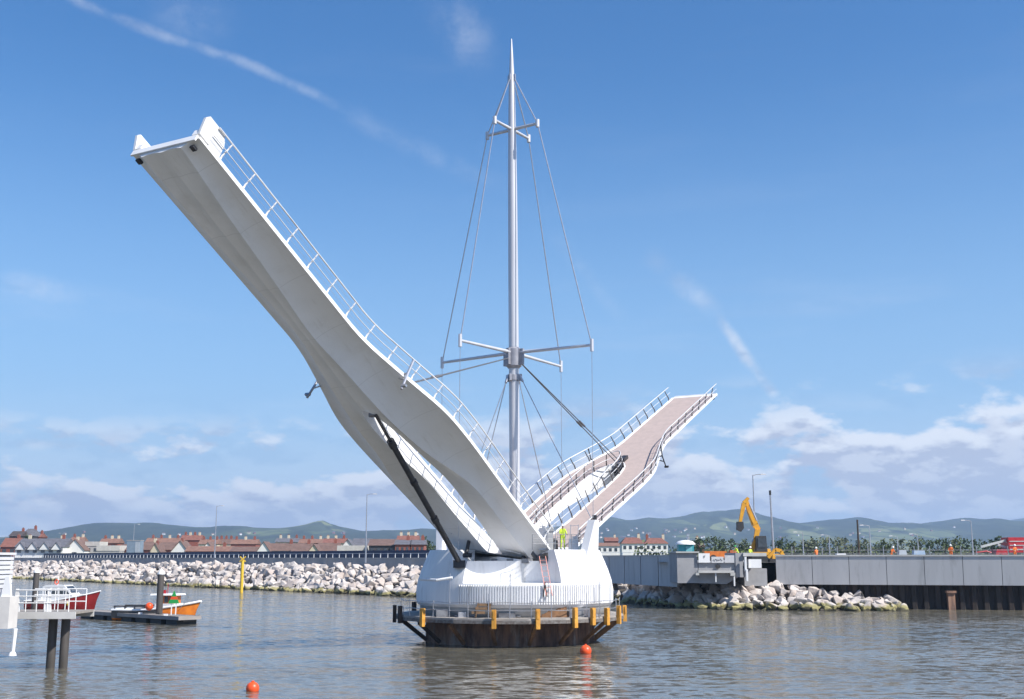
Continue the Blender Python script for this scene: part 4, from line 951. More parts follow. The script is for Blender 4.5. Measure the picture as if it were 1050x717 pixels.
m = MB(); slab(m, 693, 717, 565.6, 567, 135.2, 142.2); slab(m, 762, 786, 567, 570.5, 134.9, 142); m.build('coping', COPING, ab)
m = MB(); slab(m, 716, 753, 585.2, 587.6, 134.6, 135.4); slab(m, 713.5, 717, 587.4, 590, 134.6, 135.4); slab(m, 749, 754, 587.4, 590.5, 134.6, 135.4); m.build('bearing_beam', COPING, ab)
m = MB(); slab(m, 733.4, 734.8, 588, 597, 134.8, 135.1); slab(m, 752.3, 754, 590.5, 601, 134.8, 135.1); m.build('prop', WHITE, ab)
m = MB(); slab(m, 763.5, 766, 571, 586, 134.3, 134.8); slab(m, 765, 767.4, 584, 596, 134.2, 134.7); slab(m, 767.6, 781, 573.5, 582.5, 134.8, 136.2); m.build('white_housing', WHITE, ab)
c = AB(736, 581, 135.4); m = MB(); m.tube([c, c+Vector((0, -.14, 0))], .26, 14); m.build('port', BLK, ab)
for x0, x1, y0, y1, lb, mm in ((716.2, 728, 567.5, 577, 'larger plain white board standing at the left of the abutment notch', WHITE), (729.5, 742, 571, 577.2, 'grey white board with scribbled marks in the middle of the abutment notch', mat('board_grey', (.48, .48, .49), (.60, .60, .60), 6, .6)), (743, 753, 569.5, 577.2, 'pale grey board at the right of the abutment notch', mat('board_pale', (.55, .55, .56), None, 2, .6))):
    a = P(x0, y0, 135.2); b = P(x1, y1, 135.2); r = root('board', ((a.x+b.x)/2, 135.25, b.z), lb, 'board', 'boards across the abutment notch')
    m = MB(); m.box((0, 0, (a.z-b.z)/2), (b.x-a.x, .12, a.z-b.z)); m.build('panel', mm, r)
    if x0 == 716.2:
        m = MB(); m.bar((-.05, -.08, .75), (.0, -.08, .55), .05); m.bar((-.05, -.08, .75), (.12, -.08, .78), .05); m.build('mark', BLK, r)
    if x0 == 729.5:
        m = MB(); pp_ = [(-.55+.1*k, -.08, .32+.13*math.sin(k*2.3)+.05*math.sin(k*5)) for k in range(12)]; m.tube(pp_, .022, 4); m.build('mark', BLK, r)
# portable toilet
q = P(703, 568, 150); tl = root('portable_toilet', (q.x, 150, 5.3), 'teal portable toilet with a white rounded roof behind the short grey wall', 'portable toilet')
hh = P(703, 558.5, 150).z-5.3
m = MB(); m.box((0, 0, hh/2), (2.0, 1.5, hh)); m.build('body', TEAL, tl)
m = MB(); m.lathe([(1.3, hh), (1.28, hh+.12), (.95, hh+.42), (.4, hh+.55), (.01, hh+.58)], 20); m.build('roof', WHITE, tl, smooth=50)
m = MB(); m.box((.35, -.78, hh*.47), (.8, .05, hh*.85)); m.build('door', mat('pale_teal', (.15, .42, .46), None, 2, .5), tl)
# ---- excavator
q = P(779, 568, 148); ex = root('excavator', (q.x, 148, 5.3), 'yellow excavator with its long arm raised and folded over the abutment', 'excavator')
def EX(px, py): return P(px, py, 148)-Vector((q.x, 148, 5.3))
m = MB()
for dy in (-1.1, 1.1): m.box((0, dy, .42), (3.6, .6, .84), top=(.86, 1))
m.build('tracks', BLK, ex)
m = MB(); m.box((.1, 0, 1.0), (2.4, 2.2, .5)); m.box((.75, .1, 1.4), (1.0, 2.0, .5), top=(.85, .9)); m.build('body', EXC, ex)
m = MB(); m.box((.1, -.5, 2.2), (1.4, 1.1, 2.1), top=(.82, .9)); cab_ = m.build('cab', mat('cab_dark', (.05, .05, .05), None, 2, .4), ex)
m = MB(); m.box((.1, -1.07, 2.4), (1.0, .05, 1.2)); m.build('window', GLASS, cab_)
def arm(pts, ws, dy, name):
    m = MB()
    for i in range(len(pts)-1):
        a, b = EX(*pts[i]), EX(*pts[i+1]); d = (b-a).normalized(); nn = Vector((-d.z, 0, d.x)); w0, w1 = ws[i], ws[i+1]
        m.prism([a+nn*w0/2+Vector((0, dy, 0)), b+nn*w1/2+Vector((0, dy, 0)), b-nn*w1/2+Vector((0, dy, 0)), a-nn*w0/2+Vector((0, dy, 0))], (0, .45, 0))
    return m.build(name, EXC, ex)
arm([(771, 565), (775, 553), (777, 543)], [.5, .55, .65], -.1, 'boom')
arm([(779, 543.5), (775, 538), (769, 523), (766, 512)], [.5, .8, .6, .35], .35, 'boom')
arm([(767.5, 510.5), (763, 516), (759, 536)], [.35, .55, .35], -.1, 'stick')
m = MB(); m.tube([EX(776, 534), EX(768.5, 517)], .12, 8); m.tube([EX(771, 556), EX(780, 544)], .1, 8); m.build('ram', STEEL, ex)
m = MB(); a = EX(758.5, 536); m.prism([a+Vector((-.35, -.4, .1)), a+Vector((.4, -.4, .1)), a+Vector((.45, -.4, -.7)), a+Vector((.1, -.4, -1.15)), a+Vector((-.4, -.4, -.9))], (0, .9, 0)); m.build('bucket', BLK, ex)
# second machine: small yellow boom and orange heap machine
q = P(795, 568, 144); dm = root('mini_digger', (q.x, 144, 5.3), 'low yellow digger showing its bent boom above the wall right of the tall pole', 'digger')
m = MB(); m.box((.4, .5, .5), (1.7, 1.3, 1.0), top=(.85, .9)); m.build('body', EXC, dm)
m = MB(); m.box((.4, .5, -.0+.2), (2.2, 1.5, .4)); m.build('tracks', BLK, dm)
m = MB(); m.bar((-.9, 0, .55), (.0, 0, 1.55), .3, .35); m.bar((.0, 0, 1.55), (.75, 0, 1.35), .3, .42); m.bar((.75, 0, 1.35), (.9, 0, .7), .3, .4); m.build('boom', EXC, dm)
q = P(741, 570, 147); om = root('dumper', (q.x, 147, 5.3), 'orange site dumper half hidden behind the boards of the abutment', 'dumper')
m = MB(); m.prism([(-2.0, 0, .5), (.2, 0, .5), (.55, 0, 1.35), (-2.3, 0, 1.35)], (0, 1.6, 0)); m.build('skip', ORANGE, om); m = MB(); m.box((1.3, .8, .8), (1.7, 1.5, .7)); m.box((1.5, .8, 1.3), (1.0, 1.2, .35)); m.build('body', mat('rusty_orange', (.42, .12, .04), None, 1, .7), om)
for x in (-1.2, 1.4):
    m = MB(); m.tube([(x, -.15, .45), (x, .2, .45)], .45, 14); m.build('wheel', BLK, om)
m = MB(); m.tube([(.75, .8, 1.2), (.6, .8, 1.9), (.3, .7, 1.95)], .05, 6); m.build('roll_bar', BLK, om)
# red lorry with pale crane boom
q = P(1040, 568, 150); lo = root('crane_lorry', (q.x, 150, 5.3), 'dark red lorry with a pale crane boom stretched to the left at the right edge', 'lorry')
m = MB(); m.box((1.6, 0, 2.15), (5.4, 2.3, 1.9)); m.build('cargo_box', REDP, lo)
for z in (1.6, 2.1, 2.6):
    m = MB(); m.box((1.6, -1.18, z), (5.2, .04, .1)); m.build('stripe', COPING, lo)
m = MB(); m.box((-2.0, 0, 1.1), (1.8, 2.2, 1.0), top=(.7, 1)); m.build('cab', REDP, lo)
m = MB(); m.box((0, 0, .75), (7.5, 2.0, .3)); m.build('chassis', DARKM, lo)
for x in (-2.2, 1.5, 3.0):
    m = MB(); m.tube([(x, -1.1, .5), (x, -.75, .5)], .5, 14); m.build('wheel', BLK, lo)
m = MB(); m.bar((-.6, -.4, 1.6), (-2.2, -.4, 2.2), .22, .28); m.bar((-1.0, -.4, 2.75), (-4.4, -.4, 1.9), .2, .28); m.bar((-1.0, -.4, 2.75), (-.9, -.4, 1.4), .2, .25); m.build('crane_boom', mat('boom_grey', (.5, .52, .5), None, 2, .5), lo)
m = MB(); m.tube([(-5.0, -.2, 1.2), (-3.6, -.2, 1.35), (-2.2, -.2, .9)], .10, 8); m.build('hose', REDP, lo)
# site fence behind the quay: posts + rails
fe = root('site_fence', (0, 0, 0), 'long thin grey mesh fence standing on the right quay behind the workers', 'fence')
a = Vector((32.5, 152, 5.3)); b = Vector((82, 146, 5.3)); m = MB()
for h in (.55, 1.1, 1.5): m.tube([a+Vector((0, 0, h)), b+Vector((0, 0, h))], .035, 5)
m.build('rail', GREYM, fe)
for k in range(27):
    p = a.lerp(b, k/26); m = MB(); m.tube([p, p+Vector((0, 0, 2.0))], .05, 6); m.build('fence_post', STEEL if k % 3 else DARKM, fe)
for px, w_, h_, mm, lb, Y in ((862, 1.3, .5, WHITE, 'small white crate behind the quay wall near the dark pole', 146), (925, 1.0, .85, mat('cool_grey_box', (.42, .46, .5), None, 2, .5), 'small grey box on the quay between the second and third workers', 142), (942, 1.5, .8, mat('blue_tarp', (.25, .36, .5), (.4, .45, .5), 2, .6), 'pale blue wrapped load on the quay left of the third worker', 142), (995, 2.2, .3, WHITE, 'low white bundle on the quay coping right of the third worker', 139)):
    p = P(px, 570, Y); z = 6.05 if Y < 145 else 5.6; m = MB(); m.box((0, 0, h_/2+(.3 if Y > 145 else .35)), (w_, .8, h_), top=(.85, .9)); m.box((0, 0, .14), (w_*.9, .7, .42)); o = m.build('crate', mm); o.location = (p.x, Y, 5.35+.2); tag(o, lb, 'crate')
# ================================================================== PEOPLE
def person(loc, rz, label, vest, helmet, pants=NAVYC, lean=0.0, armf=.35, sc=1.0, grp=None):
    r = root('person', loc, label, 'person', grp, rz)
    J = {'pel': (0, 0, .96, .135, .10), 'spi': (0, -lean*.3, 1.18, .145, .10), 'che': (0, -lean*.6, 1.38, .165, .11), 'nek': (0, -lean*.8, 1.52, .06, .06), 'hed': (0, -lean*.9-.01, 1.60, .075, .085), 'hd2': (0, -lean*.9-.01, 1.70, .085, .10), 'top': (0, -lean*.9, 1.77, .055, .06)}
    ed = [('pel', 'spi'), ('spi', 'che'), ('che', 'nek'), ('nek', 'hed'), ('hed', 'hd2'), ('hd2', 'top')]
    for s_, x in (('l', -1), ('r', 1)):
        J['sh'+s_] = (x*.19, -lean*.65, 1.43, .06, .06); J['el'+s_] = (x*.26, -lean*.6-armf*.25, 1.16, .045, .045); J['wr'+s_] = (x*.22, -lean*.6-armf*.8, 1.0+armf*.18, .032, .032); J['ha'+s_] = (x*.21, -lean*.6-armf*.8-.08, .96+armf*.2, .035, .025)
        J['hp'+s_] = (x*.10, 0, .90, .085, .09); J['kn'+s_] = (x*.12, -.03, .50, .06, .06); J['an'+s_] = (x*.13, .02, .09, .04, .045); J['to'+s_] = (x*.15, -.15, .04, .04, .035)
        ed += [('che', 'sh'+s_), ('sh'+s_, 'el'+s_), ('el'+s_, 'wr'+s_), ('wr'+s_, 'ha'+s_), ('pel', 'hp'+s_), ('hp'+s_, 'kn'+s_), ('kn'+s_, 'an'+s_), ('an'+s_, 'to'+s_)]
    ks = list(J); me = bpy.data.meshes.new('body'); me.from_pydata([J[k][:3] for k in ks], [(ks.index(a), ks.index(b)) for a, b in ed], [])
    o = link('body', me, r); md = o.modifiers.new('s', 'SKIN')
    for i, k in enumerate(ks): me.skin_vertices[0].data[i].radius = J[k][3:5]; me.skin_vertices[0].data[i].use_root = (k == 'pel')
    o.modifiers.new('d', 'SUBSURF').levels = 1
    bpy.context.view_layer.update(); nm = bpy.data.meshes.new_from_object(o.evaluated_get(bpy.context.evaluated_depsgraph_get())); o.modifiers.clear(); o.data = nm; nm.materials.clear()
    for mm in (SKIN, vest, pants, BLK): nm.materials.append(mm)
    for p in nm.polygons:
        c = p.center; p.use_smooth = True
        p.material_index = 0 if (c.z > 1.5 or (abs(c.x) > .17 and c.z < 1.06+armf*.2 and c.z > .85 and abs(c.y+lean*.6) > armf*.5)) else 1 if c.z > .93 else 3 if c.z < .12 else 2
    m = MB(); hy = -lean*.9-.01
    m.lathe([(.165, 1.68), (.135, 1.70), (.13, 1.76), (.10, 1.82), (.05, 1.85), (.001, 1.86)], 14, (0, hy, 0)); m.build('helmet', helmet, r, smooth=50)
    m = MB(); m.sphere((0, hy-.10, 1.625), .018, 6); m.build('nose', SKIN, r)
    for x in (-1, 1): m = MB(); m.sphere((x*.032, hy-.088, 1.655), .011, 6); m.build('eye', BLK, r)
    m = MB(); m.lathe([(.155, 1.08), (.155, 1.11)], 12, (0, -lean*.3, 0)); [None for _ in ()]; m.build('reflective_band', COPING, r)
    r.scale = (sc,)*3; return r
PG = 'workers on the right quay'
p = P(577, 560, 82.5); person((p.x, p.y, 6.38), R(20), 'worker in a lime hi-vis jacket standing on top of the white pier', HIVIS, WHITE, HIVIS)
for px, py, Y, v_, lb, rz in ((837, 562, 143.5, HIVO, 'worker in orange hi-vis, leftmost along the right quay', 200), (913.5, 561, 142, HIVO, 'worker bending in orange hi-vis right of the lamp post by the wooden pole', 30), (974.5, 559, 140, HIVO, 'worker in orange hi-vis and white helmet standing above the middle of the right quay', -20), (1040, 559, 139, HIVO, 'worker in orange hi-vis in front of the red lorry', 10)):
    p = P(px, py, Y); person((p.x, Y, p.z-1.75 if p.z-1.75 > 5.3 else 5.3), R(rz), lb, v_, WHITE, HIVO, .35 if px == 913.5 else .05, grp=PG)
p = P(757, 568, 139); person((p.x, 139, 5.45), R(-60), 'worker in a lime hi-vis jacket leaning over at the right end of the abutment boards', HIVIS, GREEN, NAVYC, .5, grp='workers on the abutment')
p = P(769, 568, 141); person((p.x, 141, 5.35), R(30), 'worker with a white helmet standing beside the excavator tracks', HIVIS, WHITE, NAVYC, .1, grp='workers on the abutment')
# ================================================================== LEFT FOREGROUND: walkway, pontoon, piles, boats
# walkway deck (gangway landing) seen edge-on
wk = root('gangway', (0, 0, 0), 'grey planked walkway with white side rails reaching out from the left edge', 'walkway')
YW = 63.0
a = P(-40, 628, YW-3); b = P(82, 626, YW+1.5)
zt = P(50, 627, YW).z
def wp(px, dy, z): q = P(px, 627, YW); return Vector((q.x, YW+dy, z))
xa, xb = P(-60, 627, YW).x, P(81, 627, YW).x
m = MB(); m.box(((xa+xb)/2, YW+.9, zt-.06), (xb-xa, 2.6, .12)); m.build('planking', DECKW, wk)
m = MB(); m.box(((xa+xb)/2, YW-.46, zt-.19), (xb-xa, .1, .36)); m.box(((xa+xb)/2, YW+2.26, zt-.19), (xb-xa, .1, .36)); m.build('edge_beam', mat('pale_beam', (.58, .57, .55), None, 1, .6), wk)
for dy in (-.4, 2.1):
    m = MB(); x0, x1 = P(18, 627, YW).x, P(73, 627, YW).x
    for h in (.45, .8, 1.12): m.tube([(x0, YW+dy, zt+h), (x1, YW+dy, zt+h)], .03, 6)
    m.tube([(x1, YW+dy, zt+1.12), (x1, YW+dy, zt)], .03, 6)
    for k in range(1, 5): m.tube([(x0+(x1-x0)*k/5, YW+dy, zt), (x0+(x1-x0)*k/5, YW+dy, zt+1.12)], .025, 6)
    rr = m.build('side_rail', WHITE, wk, smooth=40)
    for k in ((0, 2) if dy < 0 else ()): x = x0+(x1-x0)*k/3.4; m = MB(); m.prism([(x-.12, YW+dy, zt), (x+.26, YW+dy, zt), (x+.14, YW+dy, zt+1.2), (x, YW+dy, zt+1.2)], (0, .06, 0)); m.build('rail_post', WHITE, rr)
for px, lb, bx in ((54.5, 'left one of the two dark piles under the walkway', 52), (67.5, 'right one of the two dark piles under the walkway', 66)):
    q = P(px, 640, YW+.9); m = MB(); m.tube([(0, 0, -1), (0, 0, zt-.13)], .23, 14); o = m.build('pile', PILE, smooth=40); o.location = (q.x, YW+.9, 0); tag(o, lb, 'pile', 'dark piles carrying the walkway')
# white landing block at the far left with hanging leg
lb_ = root('landing_stage', (0, 0, 0), 'white concrete landing stage with painted shade on its front at the left edge of the picture', 'landing stage')
YB = 58.0
x0, x1 = P(-90, 610, YB).x, P(10.5, 610, YB).x; z1, z0 = P(10, 612, YB).z, P(10, 645, YB).z
m = MB(); m.prism([(x0, YB, z1), (x0, YB, z0+.5), (x1-.55, YB, z0+.5), (x1-.55, YB, z0), (x1, YB, z0), (x1, YB, z1)], (0, 1.05, 0)); m.build('block', mat('landing_white', (.62, .60, .57), (.52, .5, .48), 1, .7), lb_)
m = MB(); m.box(((x0+x1)/2-.4, YB-.02, (z1+z0)/2-.08), (x1-x0-1.2, .08, (z1-z0)*.55)); m.build('painted_recess_shade', mat('recess_shade_brown', (.16, .14, .13), None, 1, .8), lb_)  # dark slab on the front face, its colour standing in for a recess's shade
xl = P(13.5, 640, YB).x; m = MB(); m.tube([(xl, YB+.3, z0), (xl-.05, YB+.3, P(13, 673, YB).z)], [.11, .09], 8); m.lathe([(.2, 0), (.16, .12), (.1, .2)], 10, (xl-.05, YB+.3, P(13, 673, YB).z)); m.build('leg', WHITE, lb_, smooth=40)
m = MB(); m.prism([(x1-.5, YB+.1, z1), (x1, YB+.1, z1), (x1-.15, YB+.1, z1+.95), (x1-.35, YB+.1, z1+.95)], (0, .15, 0)); m.prism([(x1-1.6, YB+.1, z1+.003), (x1-.6, YB+.1, z1+.003), (x1-.6, YB+.1, z1+.35), (x1-1.6, YB+.1, z1+.15)], (0, .3, 0)); m.build('end_post', WHITE, lb_)
# slatted white screen building
sc = root('kiosk', (0, 0, 0), 'white shelter with horizontal slats standing on the landing stage at the left edge', 'shelter')
xs0, xs1 = P(-80, 590, YB).x, P(10, 590, YB+3.2).x; zt2 = P(5, 569, YB).z
m = MB(); m.box(((xs0+xs1)/2, YB+1.7, (z1+zt2)/2), (xs1-xs0, 3.0, zt2-z1)); m.build('body', mat('kiosk_grey', (.45, .46, .48), None, 1, .7), sc)
m = MB(); n_ = 8
for k in range(n_):
    z = z1+.1+(zt2-z1-.15)*(k+.5)/n_; m.box(((xs0+xs1)/2+.06, YB+1.7, z), (xs1-xs0+.12, 3.16, (zt2-z1)/n_*.7))
m.build('slats', mat('slat_white', (.66, .67, .70), (.60, .61, .64), 1, .5), sc)
m = MB(); m.box(((xs0+xs1)/2+.06, YB+1.7, zt2+.06), (xs1-xs0+.3, 3.3, .12)); m.build('roof', mat('slat_white', (.66, .67, .70)), sc)
# pontoon running right from the walkway, going away slightly
pa = P(80, 627.5, 90); pb = P(197, 636, 0+92)
YP = 91.0
p0 = P(81, 630.5, 97); p1 = P(196, 636.5, 92.5)
po = root('pontoon', (0, 0, 0), 'long floating timber pontoon with black floats lying between the two boats and the walkway', 'pontoon')
def PT(u, n, z):
    a = Vector((P(80, 630, 116).x, 116, 0)); b = Vector((P(183, 636, 104).x, 104, 0)); d = (b-a).normalized(); nn = Vector((-d.y, d.x, 0)); return a+(b-a)*u+nn*n+Vector((0, 0, z))
def pbox(m, u0, u1, n0, n1, z0, z1): m.add([PT(u0, n0, z0), PT(u1, n0, z0), PT(u1, n1, z0), PT(u0, n1, z0), PT(u0, n0, z1), PT(u1, n0, z1), PT(u1, n1, z1), PT(u0, n1, z1)], [(3, 2, 1, 0), (4, 5, 6, 7), (0, 1, 5, 4), (1, 2, 6, 5), (2, 3, 7, 6), (3, 0, 4, 7)]); return m
m = MB(); pbox(m, 0, 1, 0, 2.2, .62, .72); m.build('deck', DECKW, po)
m = MB(); pbox(m, 0, 1, -.06, 0, .42, .74); pbox(m, 0, 1, 2.2, 2.26, .42, .74); pbox(m, 1, 1.005, -.06, 2.26, .42, .74); m.build('edge_board', mat('grey_edge', (.32, .29, .27), None, 1, .8), po)
for k in range(7):
    m = MB(); pbox(m, .02+k/7, .02+k/7+.1, .1, 2.1, -.2, .615); m.build('float', FLOAT, po)
m = MB(); pbox(m, 0, 1, .5, 1.7, .3, .61); m.build('frame', DARKM, po)
for u in (.12, .38, .62, .86):
    m = MB(); q = PT(u, .25, .72); m.box(q+Vector((0, 0, .08)), (.35, .12, .16)); m.build('cleat', WHITE, po)
def capped(px, topy, Y, lab, base=None):
    q = P(px, topy, Y); o = root('mooring_pile', (q.x, Y, 0), lab, 'pile', 'mooring piles with white conical caps')
    m = MB(); m.tube([(0, 0, -1), (0, 0, q.z-.45)], .30, 16); m.build('post', PILE, o, smooth=40); m = MB(); m.lathe([(.33, q.z-.45), (.33, q.z-.3), (.02, q.z+.08)], 16); m.build('cap', WHITE, o, smooth=40)
capped(165.5, 584, 108.6, 'white capped dark pile beside the orange boat'); capped(38, 583, 124, 'white capped dark pile behind the walkway rail')
# ---- boats
def hull_mesh(L_, Bm, fb, sheer, draft=.35):
    secs = []; n = 14
    for i in range(n+1):
        u = i/n; x = -L_/2+L_*u; w = Bm/2*(1-max(0, (u-.55)/.45)**2.2)*(.86+.14*min(1, u/.3)); w = max(w, .03); zt_ = fb+sheer*max(0, (u-.3)/.7)**2; rk = .10*L_*max(0, (u-.7)/.3)
        secs.append([(x+rk*0, 0, -draft), (x, w*.62, -draft*.4), (x+rk*.2, w*.86, .12), (x+rk*.5, w*.97, zt_*.55), (x+rk, w, zt_)])
    return secs
def hull_build(name, secs, mats, parent, split=.6):
    m = MB(); k = len(secs[0])
    for sgn in (-1, 1):
        S2 = [[(p[0], p[1]*sgn, p[2]) for p in s] for s in secs]
        for i in range(len(S2)-1):
            for j in range(k-1): m.add([S2[i][j], S2[i+1][j], S2[i+1][j+1], S2[i][j+1]], [(0, 1, 2, 3)], 0)
        m.add(S2[0], [tuple(range(k))])
    m.add([p for s in secs for p in ((s[-1][0], s[-1][1], s[-1][2]-.12), (s[-1][0], -s[-1][1], s[-1][2]-.12))], [(2*i, 2*i+1, 2*i+3, 2*i+2) for i in range(len(secs)-1)], 1)
    return m.build(name, mats, parent, smooth=30, merge=True)
def gunwale(secs, r, mt, parent, name='gunwale', dz=0):
    m = MB()
    for sgn in (-1, 1): m.tube([(s[-1][0], s[-1][1]*sgn, s[-1][2]+dz) for s in secs], r, 6)
    m.tube([(secs[0][-1][0], -secs[0][-1][1], secs[0][-1][2]+dz), (secs[0][-1][0], secs[0][-1][1], secs[0][-1][2]+dz)], r, 6)
    return m.build(name, mt, parent, smooth=60)
BD = mat('boat_deck', (.5, .5, .48), None, 2, .6)
# red motor boat moored behind the pontoon (bow right)
q = P(69, 622, 131); rb = root('motor_boat', (q.x, 131, .05), 'dark red motor boat with a white wheelhouse moored behind the walkway', 'boat', rz=R(-8))
rb.scale = (.95, 1, 1.14); rb.location.x -= .7; s = hull_mesh(8.0, 2.6, .95, .95); hull_build('hull', s, [REDH, BD], rb); gunwale(s, .06, WHITE, rb)
m = MB()
prof = [(-1.9, 1.0), (1.15, 1.1), (2.0, 1.35), (1.55, 1.75), (.75, 2.45), (-1.5, 2.45), (-1.9, 2.3)]
m.prism([(x, -.95, z) for x, z in prof], (0, 1.9, 0)); wh = m.build('wheelhouse', WHITE, rb)
for x0, x1 in ((-1.6, -.9), (-.7, 0), (.2, .72)): m = MB(); m.prism([(x0, -.98, 1.55), (x1, -.98, 1.55), (x1-.04, -.98, 2.2), (x0+.04, -.98, 2.2)], (0, 1.96, 0)); m.build('window', GLASS, wh)
m = MB(); m.prism([(.85, -.98, 1.55), (1.5, -.98, 1.6), (.95, -.98, 2.15), (.85, -.98, 2.15)], (0, 1.96, 0)); m.build('window', GLASS, wh)
m = MB(); m.prism([(1.62, -.75, 1.71), (1.66, -.75, 1.74), (.93, -.75, 2.36), (.88, -.75, 2.33)], (0, 1.5, 0)); m.build('windscreen', GLASS, wh)
m = MB(); m.prism([(-3.6, -1.1, .98), (-1.9, -1.1, .98), (-1.9, -1.1, 1.3), (-3.6, -1.1, 1.15)], (0, 2.2, 0)); m.build('cockpit_coaming', WHITE, rb)
m = MB(); m.bar((-.6, 0, 2.45), (-.6, 0, 3.25), .08); m.bar((-.6, -.5, 2.95), (-.6, .5, 2.95), .05); m.build('mast', WHITE, rb)
m = MB(); m.tube([(-.4+.22*math.cos(k*.52), -.6, 2.75+.22*math.sin(k*.52)) for k in range(13)], .06, 6); m.build('life_ring', ORNG, rb)
m = MB(); m.sphere((1.6, -1.35, .75), .18, 10, (1, 1, 1.3)); m.build('fender', YELM, rb)
m = MB(); m.tube([(3.9, 0, 1.9), (3.2, -.6, 2.1), (1.8, -1.0, 1.95)], .03, 5); m.tube([(1.7, -.7, 1.2), (3.0, -.4, 1.3)], .02, 4); m.build('bow_rail', STEEL, rb)
# orange workboat moored right end of the pontoon (bow right)
q = P(160, 628, 112); ob = root('workboat', (q.x, 111.6, .05), 'black and orange open workboat with a white wheelhouse moored at the pontoon end', 'boat', rz=R(-9))
s = hull_mesh(7.6, 2.6, .95, .8)
hb_ = hull_build('hull', s, [mat('boat_orange', (.80, .24, .025), (.62, .16, .02), 1.5, .4), BD], ob); gunwale(s, .11, WHITE, ob)
m = MB(); ss_ = s[:10]
for sgn in (-1, 1):
    for i in range(len(ss_)-1):
        a_, b_ = ss_[i], ss_[i+1]; m.add([(a_[3][0], (a_[3][1]+.05)*sgn, a_[3][2]-.32), (b_[3][0], (b_[3][1]+.05)*sgn, b_[3][2]-.32), (b_[4][0], (b_[4][1]+.04)*sgn, b_[4][2]+.08), (a_[4][0], (a_[4][1]+.04)*sgn, a_[4][2]+.08)], [(0, 1, 2, 3)])
m.build('rubbing_strake', mat('boat_black', (.03, .03, .033), (.05, .05, .05), 2, .5), ob)
m = MB()
for sgn in (-1, 1):
    m.tube([(x, sgn*1.1, 1.3) for x in (-3.6, -2.3, -.8, .3)], .06, 6)
    for x in (-3.5, -2.5, -1.5, -.5): m.bar((x, sgn*1.1, .8), (x, sgn*1.1, 1.32), .09)
m.build('side_rail', DARKM, ob)
m = MB(); m.box((1.35, 0, 1.15), (2.0, 1.7, .8)); wh = m.build('wheelhouse', WHITE, ob)
m = MB(); m.box((1.35, 0, 1.92), (1.7, 1.5, .76)); m.build('cabin_side', ORANGE, wh)
for x in (.85, 1.45, 1.95): m = MB(); m.box((x, -.77, 1.92), (.34, .05, .58)); m.build('window', GLASS, wh)
m = MB(); m.box((1.25, 0, 2.38), (2.7, 2.0, .14), top=(.95, .92)); m.build('roof', WHITE, wh)
m = MB(); m.box((-1.2, .1, .95), (1.6, .9, .5)); m.build('engine_box', mat('engine_grey', (.35, .35, .36), None, 2, .6), ob)
m = MB(); m.tube([(1.2, 0, 2.45), (1.2, 0, 3.4)], .03, 6); m.box((.9, 0, 2.6), (.25, .2, .35)); m.build('aerial', REDP, ob)
m = MB(); m.bar((2.9, -.9, 1.1), (3.7, -.7, 2.1), .04); m.build('bow_rail', STEEL, ob)
q = P(153, 622, 108.5); o = MB().sphere((0, 0, 0), .36, 18).build('ball_fender', ORNG, smooth=60); o.location = (q.x, 108.5, q.z); tag(o, 'round orange ball fender hanging beside the capped pile on the black side of the workboat', 'fender')
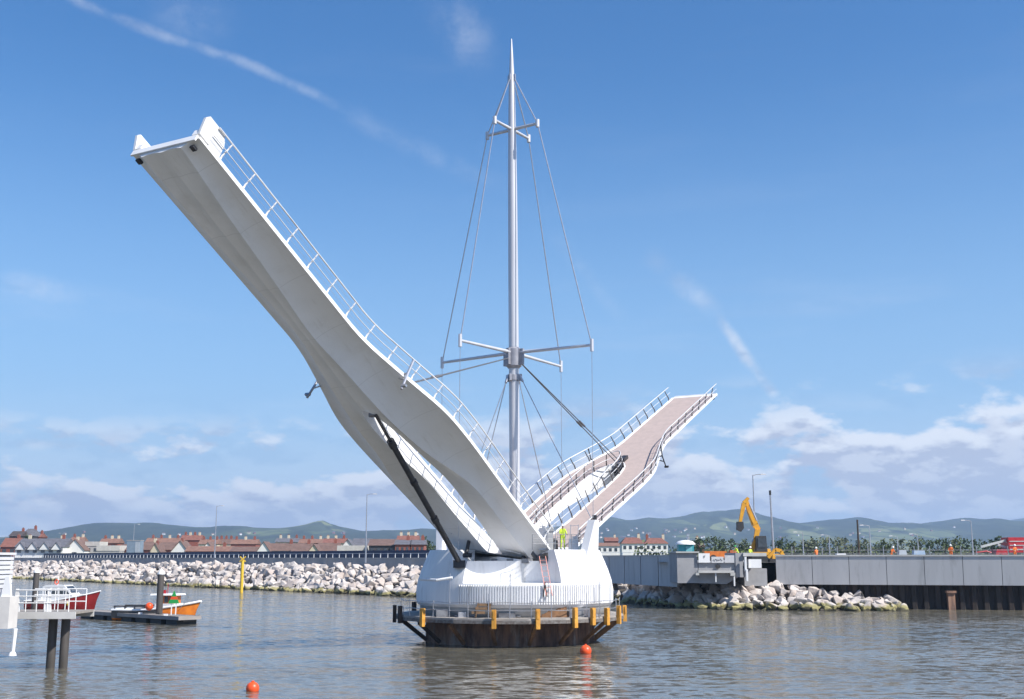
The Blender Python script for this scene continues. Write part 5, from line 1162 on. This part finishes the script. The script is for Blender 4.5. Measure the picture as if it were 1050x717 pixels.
# green/red triangular sign on pontoon
q = P(174, 614, 105.9); tg = root('navigation_sign', (q.x, 107.2, .72), 'green triangular marker with a red band standing at the end of the pontoon', 'sign')
zz = P(174, 619, 107).z-.72; m = MB(); m.prism([(-.5, 0, zz), (.5, 0, zz), (.35, 0, zz+.35), (-.35, 0, zz+.35)], (0, .08, 0)); m.prism([(-.24, 0, zz+.62), (.24, 0, zz+.62), (0, 0, zz+1.15)], (0, .08, 0)); m.build('board', GREEN, tg)
m = MB(); m.prism([(-.35, 0, zz+.353), (.35, 0, zz+.353), (.243, 0, zz+.617), (-.243, 0, zz+.617)], (0, .08, 0)); m.build('red_band', ORNG, tg); m = MB(); m.bar((-.2, .1, 0), (-.2, .1, zz+.4), .08); m.bar((.2, .1, 0), (.2, .1, zz+.4), .08); m.build('leg', WHITE, tg)
# yellow marker post in the water
q = P(247.5, 606, 200); z_top = P(247.5, 573, 200).z; yp = root('channel_marker', (q.x, 200, 0), 'yellow post with a cross on top standing in the water before the rock bank', 'marker post')
m = MB(); m.tube([(0, 0, -1), (0, 0, z_top-.3)], .27, 10); m.build('post', YELM, yp, smooth=40); m = MB(); m.bar((-.5, 0, z_top-.5), (.5, 0, z_top+.35), .18); m.bar((-.5, .1, z_top+.35), (.5, .1, z_top-.5), .18); m.build('cross_topmark', YELM, yp)
# buoys
for px, py, rr, lb in ((259, 706, .26, 'orange ball buoy floating in the foreground water at lower left'), (600.5, 667.5, .36, 'orange ball buoy floating at the foot of the rusty cofferdam')):
    z = rr*.45
    lo_, hi_ = 20.0, 400.0
    for _ in range(50):
        md_ = (lo_+hi_)/2
        if P(px, py, md_).z > z: lo_ = md_
        else: hi_ = md_
    Yb = md_; rr = rr if px > 500 else 6.6/1200*Yb
    r = root('buoy', (P(px, py, Yb).x, Yb, z), lb, 'buoy', 'orange ball buoys')
    MB().sphere((0, 0, 0), rr, 24).build('float', ORNG, r, smooth=60); m = MB(); m.lathe([(.05, rr*.95), (.07, rr*1.0), (.07, rr*1.14), (.001, rr*1.16)], 8); m.build('lug', ORNG, r)
# gull
q = P(143, 609, 104)
# ================================================================== HAZE
mb = MB(); mb.box((0, 3600, 168), (19200, 10900, 339)); hz = mb.build('haze', None or mat('dummy', (.5,)*3))
hm = bpy.data.materials.new('haze_air'); hm.use_nodes = True; t = hm.node_tree; t.nodes.clear()
pv = N(t, 'ShaderNodeVolumePrincipled'); pv.inputs['Density'].default_value = 1.4e-4; pv.inputs['Color'].default_value = (.52, .72, 1, 1); pv.inputs['Anisotropy'].default_value = .1
om_ = N(t, 'ShaderNodeOutputMaterial'); t.links.new(pv.outputs[0], om_.inputs['Volume'])
hz.data.materials.clear(); hz.data.materials.append(hm); tag(hz, 'thin pale sea haze in the air before the hills', 'haze', None, 'stuff')
